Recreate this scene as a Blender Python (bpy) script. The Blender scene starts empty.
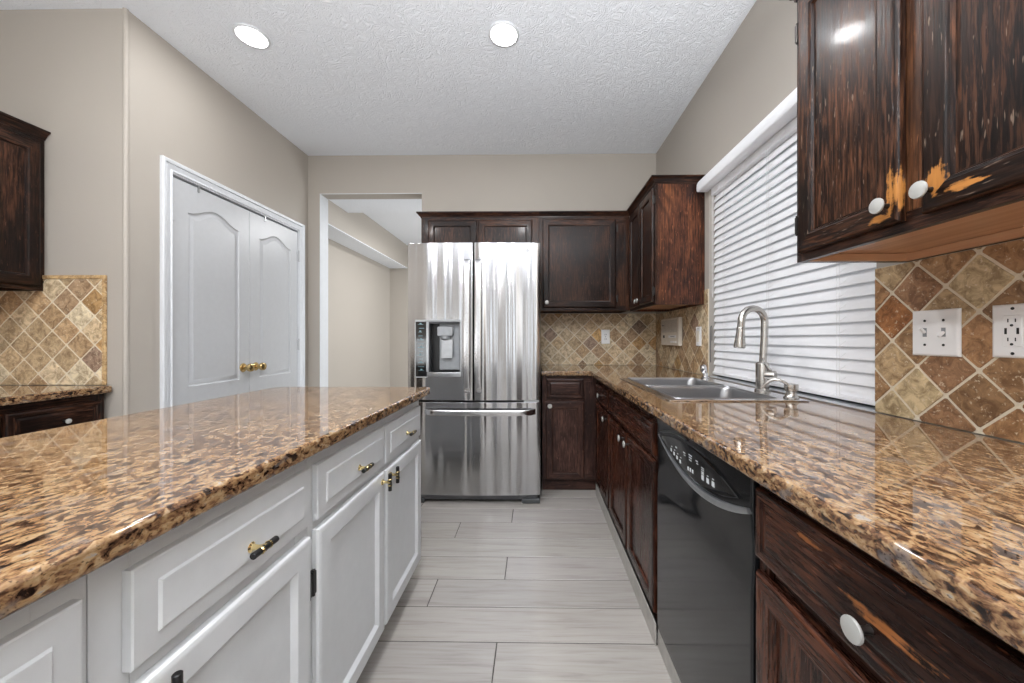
import bpy, bmesh, math, random
from mathutils import Vector, Matrix
random.seed(7)
SC = bpy.context.scene
COL = SC.collection
rad = math.radians

# ------------------------------------------------------------------ camera, world, lights, exposure
FPX, YAW = 365.0, rad(0.8)
cd = bpy.data.cameras.new('camera'); cam = bpy.data.objects.new('camera', cd); COL.objects.link(cam)
cd.sensor_width = 36.0; cd.sensor_fit = 'HORIZONTAL'; cd.lens = FPX / 1024 * 36
cd.shift_x = -(22.5 - FPX * math.tan(YAW)) / 1024; cd.shift_y = -2.5 / 1024
cd.clip_start = 0.02
cam.location = (0, 0, 1.13); cam.rotation_euler = (rad(90), 0, YAW)
SC.camera = cam

vs = SC.view_settings
SC.display_settings.display_device = 'sRGB'
vs.view_transform = 'Standard'; vs.look = 'None'; vs.gamma = 1.0; vs.use_curve_mapping = False
vs.exposure = 0.74

W = bpy.data.worlds.new('world'); SC.world = W; W.use_nodes = True
wb = W.node_tree.nodes['Background']; wb.inputs[0].default_value = (0.86, 0.93, 1.0, 1); wb.inputs[1].default_value = 0.4

def area(name, loc, rot, sx, sy, power, color=(1, 1, 1), shape='RECTANGLE', spread=180):
    l = bpy.data.lights.new(name, 'AREA'); l.shape = shape; l.size = sx; l.size_y = sy
    l.energy = power; l.color = color; l.spread = rad(spread)
    o = bpy.data.objects.new(name, l); COL.objects.link(o); o.location = loc; o.rotation_euler = rot
    return o
LAMPS = [(-0.168, 1.996), (-1.557, 1.99)]
ADDED_LAMPS_BEHIND = [(-0.168, 0.45), (-1.557, 0.45), (-0.168, -1.1), (-1.557, -1.1), (-0.168, -2.7), (-1.557, -2.7)]  # unseen lamps added behind the camera to even out the light
for i, (x, y) in enumerate(LAMPS + ADDED_LAMPS_BEHIND):
    area('recessed_and_added_light', (x, y, 2.784), (0, 0, 0), 0.13, 0.13, (4.5, 3.2)[i] if i < 2 else 10.5, (0.99, 0.99, 1.0), 'DISK')
REAR_WINDOWS = [(-2.35, -1.9), (-1.25, -0.75), (0.05, 0.5)]      # daylight through the three rear windows
for x0, x1 in REAR_WINDOWS:
    area('daylight_rear_window', ((x0 + x1) / 2, -4.58, 1.3), (rad(118), 0, 0), x1 - x0, 2.0, 4, (0.90, 0.955, 1.0))
area('added_fill_left', (-2.72, -2.6, 1.05), (0, rad(-120), 0), 1.7, 3.0, 48, (0.92, 0.965, 1.0))  # added fill light from the left; the wall is solid here
area('added_ceiling_uplight', (0.25, -0.6, 1.40), (rad(181), 0, 0), 0.25, 0.25, 96, (0.97, 0.985, 1.0))  # uplight added to brighten the ceiling, standing in for a bounced flash
area('added_fill_right', (1.02, -1.75, 1.2), (0, rad(90), rad(-35)), 1.7, 1.4, 6, (0.93, 0.97, 1.0))  # added fill for the island fronts; no opening on this side
area('added_hall_downlight', (-0.9, 4.3, 2.44), (0, 0, 0), 0.3, 0.3, 18, (0.98, 0.99, 1.0), 'DISK')  # unseen lamp added to light the hall
area('added_hall_fill', (1.15, 4.55, 1.1), (0, rad(115), 0), 1.4, 1.4, 40, (0.93, 0.97, 1.0))  # side light added to brighten the hall; there is no window

# ------------------------------------------------------------------ material helpers
def lin(r, g, b):
    f = lambda c: (c / 255 / 12.92) if c / 255 <= 0.04045 else ((c / 255 + 0.055) / 1.055) ** 2.4
    return (f(r), f(g), f(b), 1)

class NT:
    def __init__(s, name):
        s.m = bpy.data.materials.new(name); s.m.use_nodes = True
        s.t = s.m.node_tree; s.b = s.t.nodes['Principled BSDF']
    def n(s, typ, **kw):
        nd = s.t.nodes.new('ShaderNode' + typ)
        for k, v in kw.items():
            if k in nd.inputs: nd.inputs[k].default_value = v
            else: setattr(nd, k, v)
        return nd
    def l(s, a, b): s.t.links.new(a, b)
    def set(s, **kw):
        for k, v in kw.items(): s.b.inputs[k.replace('_', ' ')].default_value = v
    def coord(s, kind='Object', scale=(1, 1, 1), rot=(0, 0, 0)):
        tc = s.n('TexCoord'); mp = s.n('Mapping'); mp.inputs['Scale'].default_value = scale; mp.inputs['Rotation'].default_value = rot
        s.l(tc.outputs[kind], mp.inputs['Vector']); return mp.outputs['Vector']
    def noise(s, vec, scale, detail=2, rough=0.5, dist=0.0):
        nd = s.n('TexNoise'); nd.inputs['Scale'].default_value = scale; nd.inputs['Detail'].default_value = detail
        nd.inputs['Roughness'].default_value = rough; nd.inputs['Distortion'].default_value = dist
        s.l(vec, nd.inputs['Vector']); return nd.outputs['Fac']
    def ramp(s, fac, stops, interp='LINEAR'):
        r = s.n('ValToRGB'); cr = r.color_ramp; cr.interpolation = interp
        while len(cr.elements) > 1: cr.elements.remove(cr.elements[-1])
        for i, (p, c) in enumerate(stops):
            e = cr.elements[0] if i == 0 else cr.elements.new(p)
            e.position = p; e.color = c if len(c) == 4 else (*c, 1)
        s.l(fac, r.inputs['Fac']); return r.outputs['Color']
    def mix(s, fac, a, b, mode='MIX'):
        m = s.n('Mix', data_type='RGBA', blend_type=mode)
        if isinstance(fac, (int, float)): m.inputs[0].default_value = fac
        else: s.l(fac, m.inputs[0])
        for i, v in ((6, a), (7, b)):
            if isinstance(v, tuple): m.inputs[i].default_value = v if len(v) == 4 else (*v, 1)
            else: s.l(v, m.inputs[i])
        return m.outputs[2]
    def math(s, op, a, b=0.0, clamp=False):
        m = s.n('Math', operation=op); m.use_clamp = clamp
        for i, v in ((0, a), (1, b)):
            if isinstance(v, (int, float)): m.inputs[i].default_value = v
            else: s.l(v, m.inputs[i])
        return m.outputs[0]
    def col(s, c): 
        if isinstance(c, tuple): s.b.inputs['Base Color'].default_value = c if len(c) == 4 else (*c, 1)
        else: s.l(c, s.b.inputs['Base Color'])
    def bump(s, h, strength, dist):
        b = s.n('Bump'); b.inputs['Strength'].default_value = strength; b.inputs['Distance'].default_value = dist
        s.l(h, b.inputs['Height']); s.l(b.outputs['Normal'], s.b.inputs['Normal'])

def plain(name, rgb, rough=0.4, metal=0.0, coat=0.0, var=0.03, scale=30, spec=0.5):
    t = NT(name); c = lin(*rgb)
    v = t.noise(t.coord(), scale, 3)
    dk = tuple(x * (1 - 2 * var) for x in c[:3]); lt = tuple(min(1, x * (1 + 2 * var)) for x in c[:3])
    t.col(t.ramp(v, [(0.3, dk), (0.7, lt)])); t.set(Roughness=rough, Metallic=metal, Coat_Weight=coat, Specular_IOR_Level=spec)
    return t.m

def paint(name, rgb, rough=0.6, bump=0.12, bscale=170):
    t = NT(name); c = lin(*rgb)
    co = t.coord()
    v = t.noise(co, 1.3, 3)
    t.col(t.ramp(v, [(0.3, tuple(x * .975 for x in c[:3])), (0.7, tuple(x * 1.02 for x in c[:3]))]))
    t.set(Roughness=rough); t.bump(t.noise(co, bscale, 3), bump, 0.004)
    return t.m

def ceiling_mat(name, rgb):
    t = NT(name); co = t.coord(); c = lin(*rgb)
    d = t.n('TexNoise'); d.inputs['Scale'].default_value = 7; d.inputs['Detail'].default_value = 2
    t.l(co, d.inputs['Vector'])
    ad = t.n('VectorMath', operation='MULTIPLY_ADD'); t.l(d.outputs['Color'], ad.inputs[0]); ad.inputs[1].default_value = (.35, .35, .0); t.l(co, ad.inputs[2])
    n1 = t.noise(ad.outputs[0], 26, 4, 0.62, 0.8)
    n2 = t.noise(ad.outputs[0], 75, 2, 0.5, 1.0)
    ridge = t.math('SUBTRACT', 1.0, t.math('MULTIPLY', t.math('ABSOLUTE', t.math('SUBTRACT', n1, 0.5)), 7.0), True)
    h = t.math('ADD', ridge, t.math('MULTIPLY', n2, 0.7))
    t.col(c); t.set(Roughness=0.8); t.bump(h, 0.42, 0.008)
    return t.m

def wood(name, dark, mid, light, rough=0.30, fleck=0.7, wear=None, wearcol=(0.50, 0.215, 0.055), bump=0.35, coat=0.10, spec=0.2, glint=None):
    t = NT(name)
    uv = t.coord('UV', (1, 1, 1))
    def sc(x, y):
        mp = t.n('Mapping'); mp.inputs['Scale'].default_value = (x, y, 1); t.l(uv, mp.inputs['Vector']); return mp.outputs['Vector']
    big = t.noise(sc(7.0, 1.1), 1.0, 4, 0.6, 1.2)
    base = t.ramp(big, [(0.30, dark), (0.50, mid), (0.72, light)])
    wv = t.n('TexWave', wave_type='BANDS', bands_direction='X'); wv.inputs['Scale'].default_value = 1.0
    wv.inputs['Distortion'].default_value = 9.0; wv.inputs['Detail'].default_value = 2.5; wv.inputs['Detail Scale'].default_value = 0.7
    t.l(sc(16, 1.3), wv.inputs['Vector'])
    base = t.mix(t.math('MULTIPLY', wv.outputs['Fac'], 0.55), base, dark)
    fine = t.noise(sc(135, 11), 1.0, 4, 0.65, 0.3)
    fm = t.ramp(fine, [(0.47, (0, 0, 0)), (0.60, (1, 1, 1))])
    base = t.mix(t.math('MULTIPLY', fm, fleck), base, tuple(min(1, x * 1.7 + 0.003) for x in light[:3]))
    dk = t.noise(sc(240, 9), 1.0, 2, 0.5)
    base = t.mix(t.ramp(dk, [(0.56, (0, 0, 0)), (0.66, (.85, .85, .85))]), base, tuple(x * .35 for x in dark[:3]))
    lo_ = t.noise(sc(4.0, 1.6), 1.0, 3, 0.6, .8)
    base = t.mix(t.ramp(lo_, [(0.40, (.8, .8, .8)), (0.58, (0, 0, 0))]), base, tuple(x * .7 for x in dark[:3]))
    gl = t.noise(sc(170, 22), 1.0, 2, 0.5)
    base = t.mix(t.ramp(gl, [(0.66, (0, 0, 0)), (0.72, (.5, .5, .5))]), base, glint or tuple(min(1, x * 2.2 + .015) for x in light[:3]))  # gloss glints on the pores, painted into the base colour
    rg = t.math('ADD', rough, t.math('MULTIPLY', fm, 0.12))
    if wear:
        oc = t.coord('Object')
        wn = t.noise(oc, 42, 4, 0.65); mask = None
        ws = t.noise(sc(60, 6), 1.0, 3, 0.6)
        for (c, s, r) in wear:      # centre, per-axis squash, radius; all relative to the thing's base
            sb = t.n('VectorMath', operation='SUBTRACT'); t.l(oc, sb.inputs[0]); sb.inputs[1].default_value = c
            ml = t.n('VectorMath', operation='MULTIPLY'); t.l(sb.outputs[0], ml.inputs[0]); ml.inputs[1].default_value = s
            ln = t.n('VectorMath', operation='LENGTH'); t.l(ml.outputs[0], ln.inputs[0])
            d = t.math('SUBTRACT', 1.0, t.math('DIVIDE', ln.outputs['Value'], r))
            mask = d if mask is None else t.math('MAXIMUM', mask, d)
        mm = t.math('ADD', mask, t.math('MULTIPLY', t.math('SUBTRACT', wn, 0.5), 1.5))
        mm = t.math('ADD', mm, t.math('MULTIPLY', t.math('SUBTRACT', ws, 0.5), 2.6))
        mm = t.ramp(t.math('ADD', mm, t.math('MULTIPLY', t.math('SUBTRACT', fine, 0.5), 1.4)), [(0.34, (0, 0, 0)), (0.66, (1, 1, 1))])
        wc = t.mix(fine, tuple(x * .35 for x in wearcol), tuple(min(1, x * 1.45) for x in wearcol))
        base = t.mix(mm, base, wc)
        rg = t.math('ADD', rg, t.math('MULTIPLY', mm, 0.2))
    t.col(base); t.l(rg, t.b.inputs['Roughness']); t.set(Coat_Weight=coat, Coat_Roughness=0.10, Specular_IOR_Level=spec)
    t.bump(t.math('ADD', fine, t.math('MULTIPLY', dk, 0.8)), bump, 0.0012)
    return t.m

def plain_wood(name, dark, mid, light, fleck=0.1, rough=0.4, coat=0.1):
    t = NT(name); v = t.noise(t.coord('UV', (40, 1.5, 1)), 1.0, 4, 0.6, 0.6)
    t.col(t.ramp(v, [(0.3, dark), (0.5, mid), (0.7, light)])); t.set(Roughness=rough, Coat_Weight=coat); return t.m

def granite(name):
    t = NT(name); co = t.coord('Object', (1.0, 0.58, 1.0))
    d = t.n('TexNoise'); d.inputs['Scale'].default_value = 45; d.inputs['Detail'].default_value = 3; t.l(co, d.inputs['Vector'])
    ad = t.n('VectorMath', operation='MULTIPLY_ADD'); t.l(d.outputs['Color'], ad.inputs[0]); ad.inputs[1].default_value = (.022, .022, .022); t.l(co, ad.inputs[2])
    v = t.n('TexVoronoi', feature='SMOOTH_F1'); v.inputs['Scale'].default_value = 150; v.inputs['Smoothness'].default_value = .35; t.l(ad.outputs[0], v.inputs['Vector'])
    sx = t.n('SeparateColor'); t.l(v.outputs['Color'], sx.inputs[0])
    big = t.noise(co, 17, 4, 0.65, .6)
    med = t.noise(ad.outputs[0], 85, 4, 0.7)
    f = t.math('ADD', t.math('MULTIPLY', sx.outputs[0], .30), t.math('ADD', t.math('MULTIPLY', med, .84), t.math('MULTIPLY', big, .36)))
    c1 = t.ramp(f, [(0.50, lin(24, 18, 16)), (0.59, lin(66, 46, 34)), (0.68, lin(120, 87, 62)), (0.80, lin(165, 130, 92)), (0.94, lin(188, 160, 123)), (1.0, lin(170, 160, 150))])
    bl = t.noise(ad.outputs[0], 44, 3, 0.55)
    c2 = t.mix(t.ramp(bl, [(0.60, (0, 0, 0)), (0.66, (.9, .9, .9))]), c1, lin(38, 31, 30))
    gr = t.noise(co, 30, 3, .6, .5)
    c2 = t.mix(t.ramp(gr, [(0.58, (0, 0, 0)), (0.68, (.7, .7, .7))]), c2, lin(118, 112, 110))
    fine = t.noise(co, 330, 2, 0.5)
    c3 = t.mix(t.ramp(fine, [(0.58, (0, 0, 0)), (0.68, (.7, .7, .7))]), c2, lin(40, 29, 24))
    c3 = t.mix(1.0, c3, (.74, .74, .75), 'MULTIPLY')
    t.col(c3); t.set(Roughness=0.04, IOR=1.54, Coat_Weight=0.14, Coat_Roughness=0.01)
    return t.m

def travertine(name, rgbmul=1.0):
    t = NT(name); co = t.coord('Object')
    at = t.n('Attribute', attribute_name='tint'); 
    n1 = t.noise(co, 30, 5, 0.68, 0.9); n2 = t.noise(co, 110, 3, 0.6)
    light = t.mix(1.0, at.outputs['Color'], (1.22, 1.21, 1.18), 'MULTIPLY')
    dark = t.mix(1.0, at.outputs['Color'], (0.56, 0.49, 0.42), 'MULTIPLY')
    c = t.mix(t.ramp(n1, [(0.38, (1, 1, 1)), (0.60, (0, 0, 0))]), light, dark)
    c = t.mix(t.ramp(n2, [(0.60, (0, 0, 0)), (0.70, (.75, .75, .75))]), c, lin(222, 205, 178))
    sep = t.n('SeparateColor'); t.l(at.outputs['Color'], sep.inputs[0])
    t.col(c); t.set(Roughness=0.42); t.bump(t.math('ADD', n1, t.math('MULTIPLY', n2, .4)), 0.35, 0.004)
    return t.m

def plank_tile(name):
    t = NT(name); at = t.n('Attribute', attribute_name='tint')
    uv = t.coord('UV', (1, 1, 1))
    mp = t.n('Mapping'); mp.inputs['Scale'].default_value = (2.2, 34, 1); t.l(uv, mp.inputs['Vector'])
    n1 = t.noise(mp.outputs[0], 1.0, 5, 0.62, 0.9)
    mp2 = t.n('Mapping'); mp2.inputs['Scale'].default_value = (5, 120, 1); t.l(uv, mp2.inputs['Vector'])
    n2 = t.noise(mp2.outputs[0], 1.0, 2, 0.5)
    c = t.ramp(n1, [(0.24, lin(172, 165, 159)), (0.46, lin(200, 195, 189)), (0.75, lin(214, 209, 204))])
    c = t.mix(t.math('MULTIPLY', t.ramp(n2, [(0.55, (0, 0, 0)), (0.7, (1, 1, 1))]), 0.3), c, lin(158, 150, 144))
    c = t.mix(1.0, c, at.outputs['Color'], 'MULTIPLY'); c = t.mix(1.0, c, (.60, .597, .595), 'MULTIPLY')
    t.col(c); t.set(Roughness=0.30, Specular_IOR_Level=0.45); return t.m

def steel(name, base=(0.60, 0.60, 0.61), rough=0.25, aniso=0.75, warp=0.0, rot=0.0):
    t = NT(name); co = t.coord('Object')
    t.col(base); t.set(Metallic=1.0, Roughness=rough, Anisotropic=aniso, Anisotropic_Rotation=rot)
    tg = t.n('Tangent', direction_type='RADIAL', axis='Z'); t.l(tg.outputs[0], t.b.inputs['Tangent'])
    mp = t.n('Mapping'); mp.inputs['Scale'].default_value = (3, 3, 900); t.l(co, mp.inputs['Vector'])
    fine = t.noise(mp.outputs[0], 1.0, 2)
    if warp:
        mp2 = t.n('Mapping'); mp2.inputs['Scale'].default_value = (9, 9, .10); t.l(co, mp2.inputs['Vector'])
        w = t.noise(mp2.outputs[0], 1.0, 1.5, 0.4, 0.3)
        t.bump(t.math('ADD', w, t.math('MULTIPLY', fine, 0.002)), 1.0, warp)
    t.l(t.math('ADD', rough - 0.04, t.math('MULTIPLY', fine, 0.08)), t.b.inputs['Roughness'])
    return t.m

def emit(name, rgb, strength):
    t = NT(name); t.col(rgb); t.b.inputs['Emission Color'].default_value = (*rgb, 1); t.b.inputs['Emission Strength'].default_value = strength
    return t.m

M = {}
M['wall'] = paint('beige_wall_paint', (172, 165, 156))
M['hall'] = paint('hall_wall_paint', (180, 173, 164))
M['ceil'] = ceiling_mat('textured_ceiling', (238, 242, 248))
M['white'] = plain('white_gloss_trim_paint', (212, 215, 219), 0.32, var=0.01)
M['door'] = plain('pantry_door_paint', (186, 188, 191), 0.34, var=0.01)
M['island'] = plain('white_cabinet_paint', (203, 205, 207), 0.36, var=0.012)
M['inside'] = plain('cabinet_interior', (120, 100, 84), 0.6)
M['darkgap'] = plain('dark_recess', (22, 19, 18), 0.6)
M['granite'] = granite('brown_granite')
M['trav'] = travertine('tumbled_travertine')
M['grout'] = plain('pale_grout', (220, 208, 186), 0.8, scale=150)
M['fgrout'] = plain('grey_floor_grout', (84, 79, 76), 0.9)
M['plank'] = plank_tile('wood_look_floor_tile')
M['wood_up'] = wood('espresso_oak_upper', (0.005, 0.0026, 0.0022), (0.018, 0.0066, 0.0038), (0.058, 0.022, 0.0105))
M['wood_back'] = wood('espresso_oak_back', (0.0075, 0.0040, 0.0034), (0.027, 0.0105, 0.0064), (0.080, 0.032, 0.0155), fleck=.5)
M['wood_base'] = wood('reddish_oak_base', (0.011, 0.0036, 0.0025), (0.040, 0.0110, 0.0054), (0.100, 0.029, 0.0125), fleck=0.3, rough=0.22)
M['wood_dull'] = wood('worn_oak_corner', (0.022, 0.0110, 0.0095), (0.058, 0.0260, 0.0190), (0.115, 0.054, 0.039), fleck=0.4, rough=0.36, coat=0.1)
M['wood_bottom'] = plain_wood('natural_oak_underside', (0.42, 0.21, 0.105), (0.52, 0.28, 0.15), (0.58, 0.34, 0.19), fleck=0.12, rough=0.4, coat=0.1)
M['steel'] = steel('brushed_stainless', (.49,.49,.50), rough=.15, aniso=.82, warp=0.028, rot=.25)
M['steel_handle'] = steel('satin_handle_steel', (0.66, 0.66, 0.67), 0.24, 0.3)
M['steel_sink'] = steel('sink_stainless_lit', (0.80, 0.80, 0.81), 0.20, 0.0)  # rim copy of the sink steel, colour brightened as if catching light
M['bowl'] = steel('sink_stainless_shaded', (0.44, 0.44, 0.45), 0.34, 0.0)  # same sink steel with the shade inside the bowls put into its colour
M['nickel'] = steel('brushed_nickel', (0.50, 0.48, 0.45), 0.26, 0.3)
M['chrome'] = plain('chrome', (225, 225, 228), 0.08, 1.0)
M['fridge_side'] = plain('grey_fridge_side', (92, 93, 96), 0.45, 0.3)
M['knob'] = plain('pale_metal_knob', (186, 186, 182), 0.34, 0.35)
M['stem'] = plain('dark_knob_stem', (70, 66, 64), 0.35, 0.9)
M['brass'] = plain('polished_brass', (240, 218, 160), 0.16, 1.0)
M['abrass'] = plain('antique_brass', (205, 178, 125), 0.22, 1.0)
M['black'] = plain('matte_black', (16, 16, 17), 0.4)
M['gblack'] = plain('gloss_black_appliance', (19, 20, 22), 0.10, 0.0, 0.0, spec=0.42)
M['pblack'] = plain('gloss_black_panel', (8, 9, 11), 0.08, 0.0, 0.5)
M['silver'] = plain('silver_trim', (168, 170, 172), 0.28, 0.8)
M['mark'] = plain('pale_button_marks', (206, 210, 212), 0.4)
M['teal'] = plain('pale_teal_marks', (120, 150, 158), 0.4)
M['plate'] = plain('white_plastic_plate', (236, 236, 236), 0.3, var=.005)
M['cream'] = plain('cream_plastic', (222, 214, 200), 0.42)
M['slot'] = plain('dark_slot', (20, 20, 20), 0.5)
M['slat'] = plain('white_blind_slat', (240, 241, 244), 0.38, var=.005)
M['cord'] = plain('white_cord', (222, 222, 222), 0.7)
M['lens'] = emit('lit_lamp_lens', (1.0, 0.985, 0.96), 9.0)
M['grey'] = plain('grey_plastic', (150, 153, 156), 0.35, 0.2)
M['dgrey'] = plain('dark_grey_plastic', (64, 66, 68), 0.4)

def glass_mat():
    t = NT('window_glass'); t.set(Roughness=0.0, IOR=1.45, Transmission_Weight=1.0); t.col((1, 1, 1)); return t.m
M['glass'] = glass_mat()

# ------------------------------------------------------------------ mesh builder
ORG = {}
class MB:
    def __init__(s): s.v = []; s.f = []; s.uv = []; s.tint = []; s.curtint = (1, 1, 1, 1)
    def add(s, verts, faces, grain=2):
        o = len(s.v); s.v += [Vector(p) for p in verts]
        ou, ov = random.random() * 9, random.random() * 9
        for k, f in enumerate(faces):
            g = grain[k] if isinstance(grain, (list, tuple)) else grain
            ps = [Vector(verts[i]) for i in f]
            nrm = Vector((0, 0, 0))
            for i in range(len(ps)):
                a, b = ps[i], ps[(i + 1) % len(ps)]
                nrm += Vector(((a.y - b.y) * (a.z + b.z), (a.z - b.z) * (a.x + b.x), (a.x - b.x) * (a.y + b.y)))
            ax = max(range(3), key=lambda i: abs(nrm[i]))
            pl = [i for i in range(3) if i != ax]
            if g in pl: va = g; ua = pl[0] if pl[1] == g else pl[1]
            else: ua, va = pl
            s.f.append(tuple(o + i for i in f)); s.uv.append([(p[ua] + ou, p[va] + ov) for p in ps]); s.tint.append(s.curtint)
        return s
    def box(s, x0, x1, y0, y1, z0, z1, bev=0.0, grain=2, seg=2):
        x0, x1 = min(x0, x1), max(x0, x1); y0, y1 = min(y0, y1), max(y0, y1); z0, z1 = min(z0, z1), max(z0, z1)
        if bev <= 0:
            v = [(x, y, z) for z in (z0, z1) for y in (y0, y1) for x in (x0, x1)]
            return s.add(v, [(0, 2, 3, 1), (4, 5, 7, 6), (0, 1, 5, 4), (2, 6, 7, 3), (0, 4, 6, 2), (1, 3, 7, 5)], grain)
        bm = bmesh.new(); bmesh.ops.create_cube(bm, size=1)
        for q in bm.verts: q.co = Vector(((x0 + x1) / 2 + q.co.x * (x1 - x0), (y0 + y1) / 2 + q.co.y * (y1 - y0), (z0 + z1) / 2 + q.co.z * (z1 - z0)))
        bmesh.ops.bevel(bm, geom=bm.edges[:], offset=min(bev, .49 * min(x1 - x0, y1 - y0, z1 - z0)), segments=seg, profile=0.5, affect='EDGES')
        s.frombm(bm, grain); return s
    def frombm(s, bm, grain=2):
        bm.verts.ensure_lookup_table(); bm.verts.index_update()
        s.add([q.co.copy() for q in bm.verts], [tuple(q.index for q in f.verts) for f in bm.faces], grain); bm.free()
    def prism(s, pts, z0, z1, bev=0.0, seg=3, grain=2, axis=2):
        """pts: 2D outline (ccw); extruded along axis; horizontal edges bevelled"""
        def P(a, b, c): return {2: (a, b, c), 0: (c, a, b), 1: (a, c, b)}[axis]
        bm = bmesh.new()
        lo = [bm.verts.new(P(a, b, z0)) for a, b in pts]; hi = [bm.verts.new(P(a, b, z1)) for a, b in pts]
        n = len(pts)
        f0 = bm.faces.new(lo[::-1]); f1 = bm.faces.new(hi)
        for i in range(n): bm.faces.new((lo[i], lo[(i + 1) % n], hi[(i + 1) % n], hi[i]))
        bmesh.ops.recalc_face_normals(bm, faces=bm.faces[:])
        if bev > 0:
            es = list(f0.edges) + list(f1.edges)
            bmesh.ops.bevel(bm, geom=es, offset=bev, segments=seg, profile=0.5, affect='EDGES')
        s.frombm(bm, grain); return s
    def lathe(s, prof, origin, axis, n=20, grain=2, cap=True):
        """prof: (radius, height) list along the axis"""
        ax = Vector(axis).normalized(); t = Vector((0, 0, 1)) if abs(ax.z) < .9 else Vector((1, 0, 0))
        u = ax.cross(t).normalized(); w = ax.cross(u); O = Vector(origin); vs_, fs = [], []
        for r, h in prof:
            for i in range(n):
                a = 2 * math.pi * i / n; vs_.append(O + ax * h + (u * math.cos(a) + w * math.sin(a)) * r)
        for k in range(len(prof) - 1):
            for i in range(n):
                j = (i + 1) % n; fs.append((k * n + i, k * n + j, (k + 1) * n + j, (k + 1) * n + i))
        if cap:
            fs.append(tuple(range(n))[::-1]); fs.append(tuple(range((len(prof) - 1) * n, len(prof) * n)))
        return s.add(vs_, fs, grain)
    def tube(s, path, r, n=12, grain=2):
        P = [Vector(p) for p in path]; vs_, fs = [], []
        rr = r if isinstance(r, (list, tuple)) else [r] * len(P)
        d0 = (P[1] - P[0]).normalized(); t = Vector((0, 0, 1)) if abs(d0.z) < .9 else Vector((0, 1, 0))
        u = d0.cross(t).normalized()
        for k, p in enumerate(P):
            d = ((P[min(k + 1, len(P) - 1)] - P[max(k - 1, 0)])).normalized()
            u = (u - d * u.dot(d)).normalized(); w = d.cross(u)
            for i in range(n):
                a = 2 * math.pi * i / n; vs_.append(p + (u * math.cos(a) + w * math.sin(a)) * rr[k])
        for k in range(len(P) - 1):
            for i in range(n):
                j = (i + 1) % n; fs.append((k * n + i, k * n + j, (k + 1) * n + j, (k + 1) * n + i))
        fs.append(tuple(range(n))[::-1]); fs.append(tuple(range((len(P) - 1) * n, len(P) * n)))
        return s.add(vs_, fs, grain)
    def build(s, name, mat, parent=None, sharp=32, loc=None, bevel=None):
        me = bpy.data.meshes.new(name)
        o = bpy.data.objects.new(name, me); COL.objects.link(o)
        org = Vector((0, 0, 0))
        if parent is not None: o.parent = parent; org = ORG[parent]
        elif loc is not None: org = Vector(loc); o.location = org
        ORG[o] = org
        me.from_pydata([tuple(q - org) for q in s.v], [], s.f)
        ul = me.uv_layers.new(name='UVMap')
        for poly, uv in zip(me.polygons, s.uv):
            for li, c in zip(poly.loop_indices, uv): ul.data[li].uv = c
        if any(tn != (1, 1, 1, 1) for tn in s.tint):
            at = me.color_attributes.new('tint', 'FLOAT_COLOR', 'CORNER')
            for poly, tn in zip(me.polygons, s.tint):
                for li in poly.loop_indices: at.data[li].color = tn
        bm = bmesh.new(); bm.from_mesh(me); bmesh.ops.recalc_face_normals(bm, faces=bm.faces[:]); bm.to_mesh(me); bm.free()
        me.shade_smooth(); me.set_sharp_from_angle(angle=rad(sharp))
        me.materials.append(mat); me.update(); weighted(o)
        return o

def weighted(o):
    w = o.modifiers.new('weighted_normals', 'WEIGHTED_NORMAL'); w.keep_sharp = True; w.mode = 'FACE_AREA'; w.weight = 100

def tag(o, label, cat, group=None, kind=None):
    o['label'] = label; o['category'] = cat
    if group: o['group'] = group
    if kind: o['kind'] = kind
    return o
def thing(name, label, cat, loc, group=None):
    o = bpy.data.objects.new(name, None); COL.objects.link(o); o.location = loc; o.empty_display_size = 0.05
    ORG[o] = Vector(loc); return tag(o, label, cat, group)
def struct(o): o['kind'] = 'structure'; return o
def cut(o, mb):
    """subtract a closed shape from a mesh object for good"""
    c = mb.build('cutter', o.data.materials[0]); c.location = o.matrix_basis.translation * 0
    ws = ORG[o]
    for q in c.data.vertices: q.co = q.co - ws
    c.parent = o.parent; c.location = o.location; c.modifiers.clear(); o.modifiers.clear()
    md = o.modifiers.new('cut', 'BOOLEAN'); md.object = c; md.operation = 'DIFFERENCE'; md.solver = 'EXACT'
    bpy.context.view_layer.update()
    dg = bpy.context.evaluated_depsgraph_get()
    nm = bpy.data.meshes.new_from_object(o.evaluated_get(dg), preserve_all_data_layers=True, depsgraph=dg)
    o.modifiers.clear(); old = o.data; nm.name = old.name + '_cut'; o.data = nm
    nm.shade_smooth(); nm.set_sharp_from_angle(angle=rad(32))
    bpy.data.objects.remove(c, do_unlink=True); weighted(o)
def text_mesh(name, txt, size, mat, parent, loc, rot, depth=0.0006):
    cu = bpy.data.curves.new(name, 'FONT'); cu.body = txt; cu.size = size; cu.extrude = depth; cu.align_x = 'CENTER'; cu.align_y = 'CENTER'
    tmp = bpy.data.objects.new(name, cu); COL.objects.link(tmp); bpy.context.view_layer.update()
    dg = bpy.context.evaluated_depsgraph_get(); me = bpy.data.meshes.new_from_object(tmp.evaluated_get(dg)); bpy.data.objects.remove(tmp, do_unlink=True)
    o = bpy.data.objects.new(name, me); COL.objects.link(o); o.parent = parent; o.location = Vector(loc) - ORG[parent]; o.rotation_euler = rot
    me.materials.clear(); me.materials.append(mat); ORG[o] = Vector(loc); return o

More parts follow.
